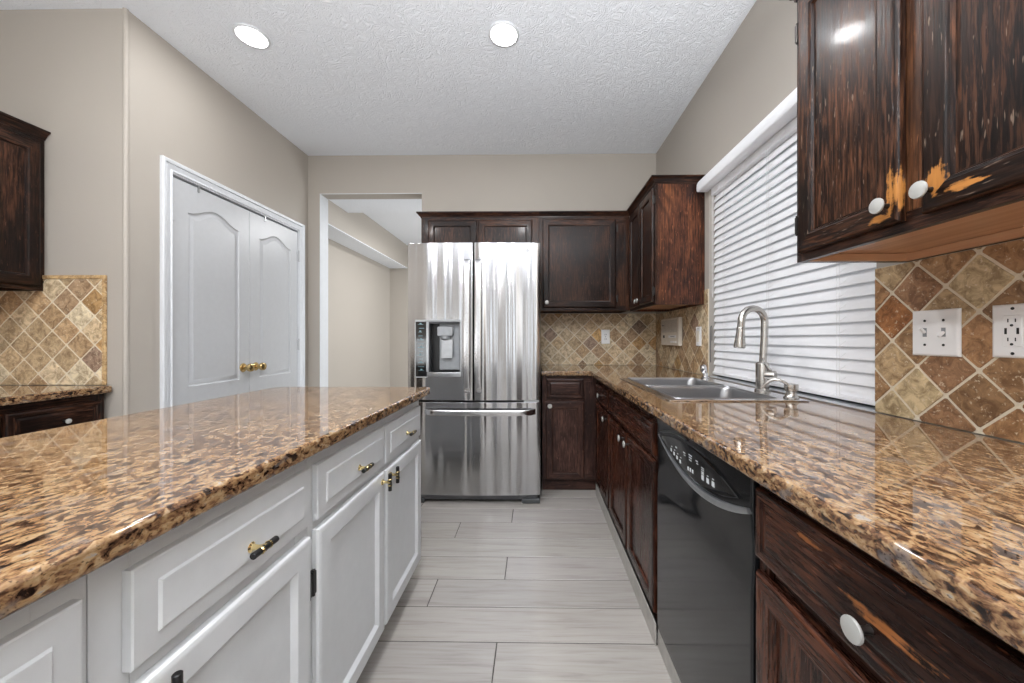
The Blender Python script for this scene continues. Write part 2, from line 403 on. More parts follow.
# frames: a point (a along the front, b up, c out of the front)
class Fr:
    def __init__(s, facing, plane):
        """facing '+x','-x','-y': the way the front looks; plane: its coordinate"""
        s.f = facing; s.p = plane; s.g = 0 if facing == '-y' else 1; s.s = {'+x': 1, '-x': -1, '-y': -1}[facing]
        s.n = {'+x': Vector((1, 0, 0)), '-x': Vector((-1, 0, 0)), '-y': Vector((0, -1, 0))}[facing]
    def __call__(s, a, b, c):
        return Vector((a, s.p + s.s * c, b)) if s.g == 0 else Vector((s.p + s.s * c, a, b))
    def box(s, mb, a0, a1, b0, b1, c0, c1, bev=0.0, grain=2, seg=2):
        p, q = s(a0, b0, c0), s(a1, b1, c1)
        mb.box(p.x, q.x, p.y, q.y, p.z, q.z, bev, grain, seg)

def rings(mb, fr, outline, prof, cap_first=False, cap_last=True, capgrain=2):
    """outline(inset) -> list of (a,b); prof: list of (inset, c)"""
    loops = [[fr(a, b, c) for a, b in outline(i)] for i, c in prof]
    n = len(loops[0]); V = [p for l in loops for p in l]; F = []; G = []
    for k in range(len(loops) - 1):
        for i in range(n):
            j = (i + 1) % n
            F.append((k * n + i, k * n + j, (k + 1) * n + j, (k + 1) * n + i))
            d = loops[0][j] - loops[0][i]; G.append(2 if abs(d.z) > max(abs(d.x), abs(d.y)) else fr.g)
    if cap_first: F.append(tuple(range(n))); G.append(capgrain)
    if cap_last: F.append(tuple(range((len(loops) - 1) * n, len(loops) * n))); G.append(capgrain)
    mb.add(V, F, G)

def rect_outline(a0, a1, b0, b1):
    return lambda i: [(a0 + i, b0 + i), (a1 - i, b0 + i), (a1 - i, b1 - i), (a0 + i, b1 - i)]
def arch_outline(a0, a1, b0, b1, rise, n=18):
    def f(i):
        x0, x1, y0, y1 = a0 + i, a1 - i, b0 + i, b1 - i
        pts = [(x0, y0), (x1, y0)]
        for k in range(n + 1):
            t = k / n; x = x1 + (x0 - x1) * t
            pts.append((x, y1 + rise * 0.5 * (1 - math.cos(2 * math.pi * t)) ** 1.0))
        return pts
    return f

def knob_round(fr, a, b, c0, parent, r=0.0165):
    k = MB(); k.lathe([(0.006, 0), (0.005, 0.004), (0.0042, 0.021)], fr(a, b, c0), fr.n, 14)
    st = k.build('knob_stem', M['stem'], parent)
    h = MB(); h.lathe([(r * .4, 0.0175), (r * .95, 0.0215), (r, 0.0235), (r * .96, 0.0262), (r * .5, 0.0275), (0.0015, 0.0278)], fr(a, b, c0), fr.n, 24)
    return h.build('knob', M['knob'], parent)
def bar_pull(fr, a, b, c0, parent, vertical):
    o = fr(a, b, c0); k = MB()
    k.lathe([(0.0095, 0), (0.0095, 0.003), (0.006, 0.006), (0.0045, 0.012), (0.0045, 0.020), (0.0065, 0.024), (0.0065, 0.031)], o, fr.n, 16)
    d = Vector((0, 0, 1)) if vertical else (Vector((1, 0, 0)) if fr.g == 0 else Vector((0, 1, 0)))
    p = o + fr.n * 0.028
    for sgn in (-1, 1): k.lathe([(0.0075, 0), (0.0075, 0.003), (0.006, .005)], p + d * (sgn * 0.008), d * sgn, 14)
    k.build('pull_post', M['brass'], parent)
    bmb = MB(); bmb.lathe([(0.0052, -0.030), (0.0062, -0.029), (0.0062, 0.029), (0.0052, 0.030)], p, d, 14)
    return bmb.build('pull_bar', M['black'], parent)
def hinge(fr, a, b, parent, mat='stem', h=0.05, c=0.010):
    m = MB(); w_ = .007 if mat == 'black' else .006; fr.box(m, a - w_, a + w_, b - h / 2, b + h / 2, 0.0, c + .004, 0.002)
    m.lathe([(0.004, -h / 2 - .004), (0.004, h / 2 + .004)], fr(a, b, c), (0, 0, 1), 8)
    return m.build('hinge', M[mat], parent)

def door_front(fr, a0, a1, b0, b1, parent, mat, style='recess', name='door', fw=0.055):
    g = MB(); o = rect_outline(a0, a1, b0, b1); panel = None
    e = 0.001
    if style == 'recess':
        prof = [(0, e), (0, .011), (.0025, .0155), (.007, .0185), (.013, .0195), (fw - .010, .0195), (fw - .007, .0175), (fw - .003, .0165), (fw, .0095)]
        rings(g, fr, o, prof, cap_first=True, cap_last=False); fobj = g.build(name, mat, parent)
        pm = MB(); rings(pm, fr, o, [(fw - .001, .0095), (fw + .002, .0088), (fw + .004, .0090)]); pm.build('panel', mat, fobj)
    elif style == 'white':
        prof = [(0, e), (0, .012), (.003, .0168), (.009, .0195), (.014, .0195), (fw - .004, .0195), (fw + .008, .0095)]
        rings(g, fr, o, prof, cap_first=True, cap_last=False); fobj = g.build(name, mat, parent)
        pm = MB(); rings(pm, fr, o, [(fw + .007, .0095), (fw + .010, .0090), (fw + .012, .0090)]); pm.build('panel', mat, fobj)
    elif style == 'whitedrawer':
        prof = [(0, e), (0, .013), (.002, .0148), (.030, .0178), (.033, .0212), (.036, .0218)]
        rings(g, fr, o, prof, cap_first=True, capgrain=fr.g); fobj = g.build(name, mat, parent, sharp=20)
    elif style == 'drawer':
        prof = [(0, e), (0, .012), (.0035, .0172), (.009, .0195), (.020, .0195), (.024, .0150), (.028, .0150), (.037, .0188), (.040, .0192)]
        rings(g, fr, o, prof, cap_first=True, capgrain=fr.g); fobj = g.build(name, mat, parent, sharp=20)
    return fobj

def cabinet(name, label, fr, a0, a1, b0, b1, depth, mat, fronts, group=None, toe=0.0, top=False, mids=(), inside=None, sidemat=None, bottom_lip=0.0, stile=0.032, midmat=None):
    base = fr((a0 + a1) / 2, 0 if toe or b0 < 0.3 else b0, -depth / 2)
    T = thing(name, label, 'cabinet', base, group)
    th = 0.016; body = MB()
    for x0, x1 in ((a0 + .0004, a0 + th), (a1 - th, a1 - .0004)): fr.box(body, x0, x1, b0, b1, -depth, -.019)
    fr.box(body, a0 + th, a1 - th, b0, b1, -depth, -depth + .008)
    body.build('carcass', sidemat or mat, T)
    bt = MB(); fr.box(bt, a0 + th, a1 - th, b0 + bottom_lip, b0 + bottom_lip + .014, -depth + .008, -.019, grain=fr.g)
    bt.build('bottom_panel', inside or mat, T)
    if top:
        tp_ = MB(); fr.box(tp_, a0 + th, a1 - th, b1 - .014, b1, -depth + .008, -.019, grain=fr.g); tp_.build('top_panel', mat, T)
    fm = MB()
    fr.box(fm, a0 + .0004, a0 + stile, b0, b1, -.019, 0, .0012); fr.box(fm, a1 - stile, a1 - .0004, b0, b1, -.019, 0, .0012)
    fr.box(fm, a0 + stile, a1 - stile, b1 - .045, b1, -.019, 0, .0012, grain=fr.g); fr.box(fm, a0 + stile, a1 - stile, b0, b0 + .04, -.019, 0, .0012, grain=fr.g)
    cm = MB() if midmat else fm
    for (x0, x1, y0, y1) in mids: fr.box(cm, x0, x1, y0, y1, -.019, 0, .0012, grain=2 if y1 - y0 > x1 - x0 else fr.g)
    fm.build('face_frame', mat, T)
    if midmat: cm.build('center_stile', midmat, T)
    if toe:
        tk = MB(); fr.box(tk, a0 + .001, a1 - .001, 0.0, b0, -toe - .016, -toe, grain=fr.g)
        tk.build('toe_kick', mat, T)
    for F in fronts:
        kind, x0, x1, y0, y1, style = F[:6]; kn = F[6] if len(F) > 6 else None; hs = F[7] if len(F) > 7 else None
        d = door_front(fr, x0, x1, y0, y1, T, F[8] if len(F) > 8 else mat, style, kind, 0.055 if x1 - x0 > .2 else .04)
        if kn:
            if kn[0] == 'round': knob_round(fr, kn[1], kn[2], .019, d, *kn[3:])
            else: bar_pull(fr, kn[1], kn[2], .019, d, kn[0] == 'vbar')
        if hs:
            for zz in hs[1]: hinge(fr, hs[0], zz, d, hs[2], hs[3] if len(hs) > 3 else .05)
    return T

def sweep(mb, path, prof, z0, closed=False):
    """path 2D polyline, profile (out, up); 'out' is to the right of travel; mitred"""
    n = len(path); P = [Vector(p) for p in path]; L = []
    for k in range(n):
        d1 = (P[k] - P[k - 1]).normalized() if k > 0 else (P[1] - P[0]).normalized()
        d2 = (P[k + 1] - P[k]).normalized() if k < n - 1 else d1
        n1 = Vector((d1.y, -d1.x)); n2 = Vector((d2.y, -d2.x)); m = (n1 + n2).normalized(); m = m / max(.3, m.dot(n1))
        L.append([(P[k].x + m.x * o, P[k].y + m.y * o, z0 + u) for o, u in prof])
    q = len(prof); V = [p for l in L for p in l]; F = []; G = []
    for k in range(n - 1):
        for i in range(q):
            j = (i + 1) % q; F.append((k * q + i, k * q + j, (k + 1) * q + j, (k + 1) * q + i))
            d = P[k + 1] - P[k]; G.append(0 if abs(d.x) > abs(d.y) else 1)
    F.append(tuple(range(q))); G.append(2); F.append(tuple(range((n - 1) * q, n * q))); G.append(2)
    mb.add(V, F, G)
CROWN = [(-.01, 0), (.004, 0), (.006, .008), (.012, .013), (.016, .022), (.026, .032), (.032, .034), (.032, .043), (-.01, .043)]

# ------------------------------------------------------------------ the setting
XR, YB, XL, YN, ZC, XLL = 1.095, 3.30, -2.065, 1.815, 2.80, -2.77
ZT = 0.897                                  # worktop height
YR = -4.5
def wallbox(name, x0, x1, y0, y1, z0, z1, mat='wall', holes=None):
    m = MB(); m.box(x0, x1, y0, y1, z0, z1); o = m.build(name, M[mat]); struct(o)
    for h in holes or []:
        c = MB(); c.box(*h); cut(o, c)
    return o
# floor: wood-look planks laid across the aisle, one third stagger
fl = MB(); PW, PL, G = 0.1775, 1.22, 0.0042
fl.curtint = (.52, .50, .49, 1)
row0 = 2.426; k0 = -41
for k in range(k0, 18):
    y0 = row0 + k * PW; y1 = y0 + PW - G
    if y0 > 5.2 or y1 < YR: continue
    off = {0: -.138, 1: -.765, 2: -.452}[(k + 1) % 3]
    j = -6
    while off + j * PL < XR + .02:
        x0 = off + j * PL; x1 = x0 + PL - G; j += 1
        lo, hi = (XLL if y0 < YN else -2.2), XR
        x0, x1 = max(x0, lo), min(x1, hi)
        if x1 - x0 < .01: continue
        v = random.uniform(.93, 1.03); fl.curtint = (v, v * random.uniform(.985, 1.0), v * random.uniform(.97, 1.0), 1)
        b = .0012
        fl.add([(x0, y0, -.0015), (x1, y0, -.0015), (x1, y1, -.0015), (x0, y1, -.0015), (x0 + b, y0 + b, 0), (x1 - b, y0 + b, 0), (x1 - b, y1 - b, 0), (x0 + b, y1 - b, 0)],
               [(4, 5, 6, 7), (0, 1, 5, 4), (1, 2, 6, 5), (2, 3, 7, 6), (3, 0, 4, 7)], 1)
flo = fl.build('floor', M['plank']); struct(flo)
gb = MB(); gb.box(XLL - .2, XR + .2, YR - .1, 5.4, -.08, -.0015); gbo = gb.build('floor_grout', M['fgrout'], flo)

wallbox('ceiling', XLL - .15, XR + .15, YR - .15, YB + .13, ZC, ZC + .12, 'ceil')
wallbox('wall_back', -2.35, XR + .15, YB, YB + .13, 0, ZC, 'wall', [(-1.955, -1.023, YB - .1, YB + .3, -.02, 2.452)])
wallbox('wall_right', XR, XR + .15, YR, YB, 0, ZC, 'wall', [(XR - .1, XR + .3, 1.184, 2.302, 0.875, 2.075)])
wallbox('wall_left_pantry', XL - .12, XL, YN, YB, 0, ZC, 'wall', [(XL - .045, XL + .1, 2.040, 3.170, -.02, 2.085)])
wallbox('wall_left_return', XLL, XL - .12, YN, YN + .12, 0, ZC)
wallbox('wall_left', XLL - .12, XLL, YR, YN + .12, 0, ZC)
holes = [(x0, x1, YR - .3, YR + .1, 0.25, 2.35) for x0, x1 in REAR_WINDOWS]
wallbox('wall_rear', XLL, XR, YR - .15, YR, 0, ZC, 'wall', holes)
for i, (x0, x1) in enumerate(REAR_WINDOWS):
    m = MB(); f = .05
    for a, b in ((x0, x0 + f), (x1 - f, x1)): m.box(a, b, YR - .07, YR - .02, .25, 2.35, .004)
    for a, b in ((.25, .30), (1.28, 1.32), (2.30, 2.35)): m.box(x0 + f, x1 - f, YR - .07, YR - .02, a, b, .004)
    struct(m.build('window_%d' % (i + 2), M['white']))
# the hall beyond the opening
HX, HY, HZ = -2.23, 5.60, 2.57
wallbox('wall_hall_left', HX - .12, HX, YB + .13, HY + .12, 0, 2.72, 'hall')
wallbox('wall_hall_back', HX, 1.3, HY, HY + .12, 0, 2.72, 'hall')
wallbox('wall_hall_right', 1.2, 1.32, YB + .13, HY, 0, 2.72, 'hall')
wallbox('ceiling_hall', HX, 1.2, YB + .5, HY, HZ, HZ + .12, 'ceil')
wallbox('ceiling_hall_near', HX, 1.2, YB + .131, YB + .5, 2.4525, HZ + .12, 'ceil')
sf = MB(); sf.box(HX + .001, HX + .275, YB + .132, HY - .001, 2.228, HZ - .001); so = sf.build('beam_hall', M['hall']); struct(so)
su = MB(); su.box(HX + .002, HX + .274, YB + .133, HY - .002, 2.218, 2.2279); struct(su.build('beam_underside', M['ceil'], so))
# drywall bead on the opening and the pantry corner
cb = MB(); cb.lathe([(.012, 0.0), (.012, ZC)], (XL - .006, YN + .006, 0), (0, 0, 1), 12); struct(cb.build('trim_1', M['wall']))
ob = MB()
ob.box(-1.955, -1.9535, YB - .0, YB + .13, 0, 2.452); ob.box(-1.957, -1.951, YB - .002, YB + .004, 0, 2.452, .001); ob.box(-1.957, -1.023, YB - .002, YB + .004, 2.449, 2.455, .001)
struct(ob.build('trim_2', M['white']))

# pantry doors, casing
fp = Fr('+x', XL)
cs = MB()
CAS = [(0, 0), (0.0, .010), (.006, .013), (.012, .007), (.018, .006), (.036, .013), (.040, .009), (.044, .018), (.052, .021), (.060, .021), (.064, .017), (.064, 0)]
def casing(mb, fr, a0, a1, bt, prof, bb=0.0):
    path = [(a0, bb), (a0, bt), (a1, bt), (a1, bb)]
    L = []
    for k, (a, b) in enumerate(path):
        sa = -1 if k < 2 else 1; sb = 1 if k in (1, 2) else 0
        L.append([fr(a + sa * o, b + sb * o, c + .0005) for o, c in prof])
    q = len(prof); F = []
    for k in range(3):
        for i in range(q - 1): F.append((k * q + i, k * q + i + 1, (k + 1) * q + i + 1, (k + 1) * q + i))
    F.append(tuple(range(q))); F.append(tuple(range(3 * q, 4 * q)))
    mb.add([p for l in L for p in l], F)
casing(cs, fp, 2.046, 3.164, 2.079, CAS)
for a, b in ((2.040, 2.052), (3.158, 3.170)): fp.box(cs, a, b, 0, 2.085, -.045, .004)
fp.box(cs, 2.052, 3.158, 2.072, 2.085, -.045, .004)
struct(cs.build('trim_3', M['white']))
def pantry_leaf(name, a0, a1, knob_a, hinge_a):
    g = MB(); o = rect_outline(a0, a1, .012, 2.058); ws = .095
    fpd = Fr('+x', XL - .002)
    pa0, pa1 = a0 + ws, a1 - ws + .005
    ar = arch_outline(pa0, pa1, .845, 1.885, .062)
    # slab with moulded panels laid in the face
    rings(g, fpd, o, [(0, -.035), (0, -.002), (.002, 0)], cap_first=True, cap_last=False)
    lo2 = rect_outline(pa0, pa1, .20, .70)
    d = g.build(name, M['door']); struct(d)
    f = MB(); zs = [.014, .20, .70, .845]; A0, A1 = a0 + .002, a1 - .002
    def q(x0, x1, y0, y1): f.add([fpd(x0, y0, 0), fpd(x1, y0, 0), fpd(x1, y1, 0), fpd(x0, y1, 0)], [(0, 1, 2, 3)])
    q(A0, pa0, .014, 2.056); q(pa1, A1, .014, 2.056); q(pa0, pa1, .014, .20); q(pa0, pa1, .70, .845)
    top = ar(0)[2:]
    for i in range(len(top) - 1):
        (x1, y1), (x0, y0) = top[i], top[i + 1]
        f.add([fpd(x0, y0, 0), fpd(x1, y1, 0), fpd(x1, 2.056, 0), fpd(x0, 2.056, 0)], [(0, 1, 2, 3)])
    f.build('door_face', M['door'], d)
    p = MB(); pr = [(0, 0), (.004, -.006), (.010, -.0085), (.016, -.0085), (.034, -.0015), (.038, -.001)]
    rings(p, fpd, ar, pr); rings(p, fpd, lo2, pr); p.build('panel', M['door'], d, sharp=25)
    k = MB(); k.lathe([(.031, 0), (.031, .004), (.026, .009), (.012, .012), (.010, .030), (.014, .034), (.026, .042), (.0295, .054), (.026, .066), (.016, .072), (.002, .074)], fpd(knob_a, .927, 0), (1, 0, 0), 24)
    k.build('door_knob', M['abrass'], d)
    for z in (.28, 1.078, 1.85):
        h = MB(); h.lathe([(.0065, -.045), (.0065, .045)], fpd(hinge_a, z, .008), (0, 0, 1), 10); h.lathe([(.004, .045), (.0075, .048), (.003, .056)], fpd(hinge_a, z, .008), (0, 0, 1), 10)
        sg = 1 if hinge_a < 2.5 else -1
        fpd.box(h, hinge_a, hinge_a + sg * .022, z - .043, z + .043, 0.0005, .003)
        h.build('hinge', M['door'], d)
    bc = MB()
    fpd.box(bc, (a0 + a1) / 2 - .006 - .12, (a0 + a1) / 2 + .006 - .12, 2.03, 2.068, 0.0005, .006, .001); bc.build('catch', M['silver'], d)
    return d
pantry_leaf('door_1', 2.054, 2.6165, 2.560, 2.047)
pantry_leaf('door_2', 2.6195, 3.156, 2.675, 3.163)

# ------------------------------------------------------------------ kitchen window and blind
wf = MB(); Y0, Y1 = 1.186, 2.300
for a, b in ((Y0, Y0 + .045), (Y1 - .045, Y1), (1.715, 1.755)): wf.box(1.185, 1.225, a, b, .90, 2.073, .003)
for a, b in ((.90, .945), (2.03, 2.073)): wf.box(1.185, 1.225, Y0 + .045, Y1 - .045, a, b, .003)
wfo = wf.build('window_1', M['white']); struct(wfo)
gp = MB(); gp.box(1.20, 1.206, Y0 + .045, Y1 - .045, .945, 2.03); gp.build('glass_pane', M['glass'], wfo)
sl = MB(); sl.box(XR + .001, XR + .148, 1.1855, 2.3005, .8755, .8985); struct(sl.build('trim_4', M['white']))
tr = MB()
for x in (1.148, 1.158, 1.170): tr.box(x, x + .005, Y0, Y1, .8985, .912, .001)
tr.build('window_track', M['dgrey'], wfo)

B = thing('window_blind', 'white two-inch slatted window blind, closed, above the kitchen sink', 'blind', (1.125, 1.737, .90))
slm = MB(); pitch = .0437; wslat = .0525; tilt = rad(69); Ya, Yb = 1.193, 2.287; BX = 1.124
z = .953; 
while z < 2.02:
    dx, dz = math.cos(tilt) * wslat / 2, math.sin(tilt) * wslat / 2
    # room-side edge hangs low; slight crown across the slat
    prof = []
    for s_ in (-1, -.5, 0, .5, 1):
        px = -s_ * dx; pz = s_ * dz - 0
        nx, nz = -math.sin(tilt), -math.cos(tilt)
        bow = .0016 * (1 - s_ * s_)
        prof.append((BX - (-px) * 1 + 0 * nx - bow * math.sin(tilt) * 1, z + pz + 0))
    # prof runs from the low room edge to the high window edge
    prof = [(BX + s_ * dx - .0030 * (1 - s_ * s_), z + s_ * dz) for s_ in (-1, -.66, -.33, 0, .33, .66, 1)]
    th = .0034; V = []
    for yy in (Ya, Yb):
        V += [(x, yy, zz) for x, zz in prof] + [(x + th * math.sin(tilt), yy, zz - th * math.cos(tilt)) for x, zz in prof[::-1]]
    q = len(prof) * 2; F = [(i, (i + 1) % q, q + (i + 1) % q, q + i) for i in range(q)] + [tuple(range(q)), tuple(range(q, 2 * q))[::-1]]
    slm.add(V, F, 1); z += pitch
slm.build('slats', M['slat'], B, sharp=50)
br = MB(); br.box(BX - .018, BX + .018, Ya, Yb, .912, .929, .004); br.build('bottom_rail', M['slat'], B)
hr = MB(); hr.box(BX - .026, BX + .028, Ya, Yb, 2.022, 2.072, .003)
for yy in (1.30, 1.62, 1.95, 2.2): hr.box(BX - .029, BX - .024, yy - .008, yy + .008, 2.03, 2.05, .001)
hr.build('headrail', M['slat'], B)
va = MB()
vp = [(1.0955, 2.062), (1.036, 2.062), (1.030, 2.068), (1.028, 2.085), (1.030, 2.108), (1.038, 2.126), (1.052, 2.136), (1.0955, 2.140)]
V = [(x, y, zz) for y in (1.10, 2.332) for x, zz in vp]; q = len(vp)
va.add(V, [(i, (i + 1) % q, q + (i + 1) % q, q + i) for i in range(q)] + [tuple(range(q)), tuple(range(q, 2 * q))[::-1]], 1)
va.build('valance', M['slat'], B, sharp=40)
for yy in (1.335, 1.735, 2.135):
    c = MB()
    for o in (-.006, .006): c.tube([(BX - .0265, yy + o, 2.03), (BX - .0265, yy + o, .925)], .0008, 5)
    zz = .975
    while zz < 2.0:
        c.tube([(BX - .0265, yy - .006, zz), (BX + .0, yy - .006, zz + .02)], .0006, 4); zz += pitch
    c.build('ladder_cord', M['cord'], B)
pc = MB(); py = 2.262
pc.tube([(BX - .031, py, 2.03), (BX - .031, py, 1.42)], .0012, 6); pc.tube([(BX - .031, py - .012, 2.03), (BX - .031, py - .012, 1.42), (BX - .031, py - .006, 1.385), (BX - .031, py, 1.42)], .0012, 6)
pc.build('pull_cord', M['cord'], B)
wd = MB(); wd.tube([(BX - .034, 2.275, 1.20), (BX - .034, 2.275, .985)], .0022, 6); wd.tube([(BX - .034, 2.275, 1.20), (BX - .034, 2.268, 1.212), (BX - .034, 2.258, 1.20), (BX - .034, 2.258, 1.12)], .0022, 6)
wd.build('tilt_wand', M['dgrey'], B)

# ------------------------------------------------------------------ tiled backsplashes: clipped diamonds
PAL = [((198, 177, 145), 6), ((188, 164, 130), 5), ((208, 190, 160), 5), ((178, 150, 116), 4), ((166, 140, 112), 3), ((186, 150, 104), 2), ((152, 128, 110), 1), ((198, 162, 108), 1), ((214, 200, 172), 3)]
PAL_R = [((160, 122, 86), 5), ((168, 134, 98), 4), ((182, 156, 120), 4), ((150, 114, 84), 4), ((152, 118, 84), 2), ((160, 108, 64), 4), ((194, 174, 138), 3)]
def clip(poly, x0, x1, y0, y1):
    for ax, lim, sgn in ((0, x0, 1), (0, x1, -1), (1, y0, 1), (1, y1, -1)):
        out = []
        for i in range(len(poly)):
            p, q = poly[i], poly[(i + 1) % len(poly)]
            ip, iq = sgn * (p[ax] - lim) >= 0, sgn * (q[ax] - lim) >= 0
            if ip: out.append(p)
            if ip != iq:
                t = (lim - p[ax]) / (q[ax] - p[ax]); out.append((p[0] + t * (q[0] - p[0]), p[1] + t * (q[1] - p[1])))
        poly = out
        if len(poly) < 3: return []
    return poly
def backsplash(label, fr, rects, node, pal, diag=.145, border=None, group=None):
    """fr plane = wall face; tiles stand 8 mm proud"""
    a0 = min(r[0] for r in rects); a1 = max(r[1] for r in rects)
    T = thing('tile_backsplash', label, 'backsplash', fr((a0 + a1) / 2, ZT + .001, 0.004), group)
    g = MB()
    for (x0, x1, y0, y1) in rects: fr.box(g, x0, x1, y0, y1, 0.0005, .0058)
    g.build('grout', M['grout'], T)
    t = MB(); rnd = random.Random(len(label) * 13 + 5)
    names = [c for c, w in pal for _ in range(w)]; hd = diag / 2; gw = .0033
    for (x0, x1, y0, y1) in rects:
        i0, i1 = int((x0 - node[0]) / hd) - 2, int((x1 - node[0]) / hd) + 2; j0, j1 = int((y0 - node[1]) / hd) - 2, int((y1 - node[1]) / hd) + 2
        for i in range(i0, i1 + 1):
            for j in range(j0, j1 + 1):
                if (i + j) % 2 == 0: continue
                cx, cy = node[0] + i * hd, node[1] + j * hd; r = hd - gw * 1.41
                c = lin(*rnd.choice(names)); k = rnd.uniform(.82, 1.12); tn = tuple(x * k for x in c[:3]) + (1,)
                base = []
                for (ux, uy) in ((0, -1), (1, 0), (0, 1), (-1, 0)): base.append((ux, uy))
                pts = []
                for m in range(4):       # tumbled: wavering edges and blunt corners
                    (ax, ay), (bx, by) = base[m], base[(m + 1) % 4]
                    for s_ in (.035, .35, .65, .965):
                        w = 1 + rnd.uniform(-.014, .006)
                        pts.append((cx + (ax + (bx - ax) * s_) * r * w, cy + (ay + (by - ay) * s_) * r * w))
                pl = clip(pts, x0 + .0012, x1 - .0012, y0 + .0012, y1 - .0012)
                if len(pl) < 3: continue
                ar = abs(sum(pl[q][0] * pl[(q + 1) % len(pl)][1] - pl[(q + 1) % len(pl)][0] * pl[q][1] for q in range(len(pl)))) / 2
                if ar < 2e-5: continue
                mx, my = sum(p[0] for p in pl) / len(pl), sum(p[1] for p in pl) / len(pl)
                inn = [(mx + (p[0] - mx) * .965, my + (p[1] - my) * .965) for p in pl]
                n = len(pl); t.curtint = tn; hz = .0085 + rnd.uniform(-.0004, .0005)
                V = [fr(a, b, .0055) for a, b in pl] + [fr(a, b, hz - .0010) for a, b in pl] + [fr(a, b, hz) for a, b in inn]
                F = [(q, (q + 1) % n, n + (q + 1) % n, n + q) for q in range(n)] + [(n + q, n + (q + 1) % n, 2 * n + (q + 1) % n, 2 * n + q) for q in range(n)] + [tuple(range(2 * n, 3 * n))]
                t.add(V, F)
    t.build('tiles', M['trav'], T)
    if border:
        b = MB(); b.curtint = lin(190, 160, 118)
        for (x0, x1, y0, y1) in border: fr.box(b, x0, x1, y0, y1, .0005, .012, .004)
        b.build('pencil_trim', M['trav'], T)
    return T
backsplash('diagonal brown stone backsplash around the double switch and outlet at right', Fr('-x', XR), [(-.40, 1.182, ZT + .001, 1.354)], (1.126, 1.125), PAL_R)
backsplash('short stone backsplash behind the intercom, between room corner and blind', Fr('-x', XR), [(2.304, 3.286, ZT + .001, 1.352), (2.304, 2.357, 1.3525, 1.445)], (2.50, 1.02), PAL)
backsplash('diamond stone backsplash on the back wall right of the fridge', Fr('-y', YB), [(.055, XR - .001, ZT + .001, 1.360)], (.36, 1.02), PAL)
backsplash('diamond stone backsplash at far left over the left worktop', Fr('-y', YN), [(XLL + .001, -2.176, ZT + .001, 1.432)], (-2.36, 1.10), PAL,
           border=[(-2.1755, -2.157, ZT + .001, 1.452), (XLL + .001, -2.176, 1.4325, 1.452)])

# ------------------------------------------------------------------ worktops
def slab(label, pts, loc, name='countertop', hole=None):
    m = MB(); m.prism(pts, .861, ZT, .0085, 4, grain=1); o = m.build(name, M['granite'], loc=loc, sharp=40)
    if hole:
        c = MB(); c.box(*hole, .80, .95); cut(o, c)
    return tag(o, label, 'countertop')
def rnd_corner(p, q, r_, rr=.03, n=5):
    """rounded corner at q between p and r_"""
    p, q, r_ = Vector(p), Vector(q), Vector(r_); a = (p - q).normalized(); b = (r_ - q).normalized()
    out = []
    for k in range(n + 1):
        t = k / n * math.pi / 2
        out.append(tuple(q + a * rr * (1 - math.sin(t)) + b * rr * (1 - math.cos(t))))
    return out
ISL = [(-1.262, -.45), (-.504, -.45)] + rnd_corner((-.504, -.45), (-.504, 1.772), (-1.262, 1.772), .022) + rnd_corner((-.504, 1.772), (-1.262, 1.772), (-1.262, -.45), .06)
slab('brown granite slab topping the white island at left', ISL, (-.88, .6, .861), 'island_countertop')
slab('L-shaped brown granite worktop along the right and back walls, holding the sink', [(.052, 3.291), (.052, 2.662), (.411, 2.662), (.411, -.42), (XR - .0095, -.42), (XR - .0095, 3.291)], (.75, 1.2, .861), hole=(.530, .985, 1.392, 2.145))
slab('short brown granite worktop at far left under the stone backsplash', [(XLL + .002, .55), (-2.122, .55), (-2.122, YN - .012), (XLL + .002, YN - .012)], (-2.45, 1.2, .861))

# ------------------------------------------------------------------ island cabinets
fi = Fr('+x', -.545); W_ = M['island']
def isl(label, a0, a1, fronts, mids, stile=.022):
    return cabinet('island_cabinet', label, fi, a0, a1, .10, .858, .62, W_, fronts, None, .06, mids=mids, stile=stile)
isl('white island cabinet with two drawers over two doors, nearest the fridge', .868, 1.712,
    [('drawer', .886, 1.280, .686, .822, 'whitedrawer', ('hbar', 1.085, .745)), ('drawer', 1.296, 1.690, .684, .820, 'whitedrawer', ('hbar', 1.492, .745)),
     ('door', .884, 1.280, .108, .664, 'white', ('vbar', 1.252, .636), (.8765, (.54, .20), 'black', .055)), ('door', 1.296, 1.692, .108, .662, 'white', ('vbar', 1.322, .636), (1.698, (.54, .20), 'black', .055))],
    [(1.27, 1.30, .14, .813), (.89, 1.27, .64, .68), (1.30, 1.69, .64, .68)])
isl('white island cabinet with one wide drawer over a door, second from the fridge', .4375, .8675,
    [('drawer', .474, .856, .690, .824, 'whitedrawer', ('hbar', .668, .745)), ('door', .474, .856, .108, .664, 'white', ('vbar', .502, .634), (.8595, (.54, .20), 'black', .055))],
    [(.484, .820, .64, .69)], .046)
isl('white island cabinet cut off by the lower left edge, nearest the camera', -.42, .437,
    [('drawer', -.02, .422, .690, .824, 'whitedrawer', ('hbar', .197, .745)), ('drawer', -.40, -.04, .668, .818, 'whitedrawer'), ('door', -.02, .414, .108, .655, 'white'), ('door', -.40, -.04, .108, .655, 'white')],
    [(-.045, -.015, .14, .813), (-.37, .385, .64, .69)], .05)

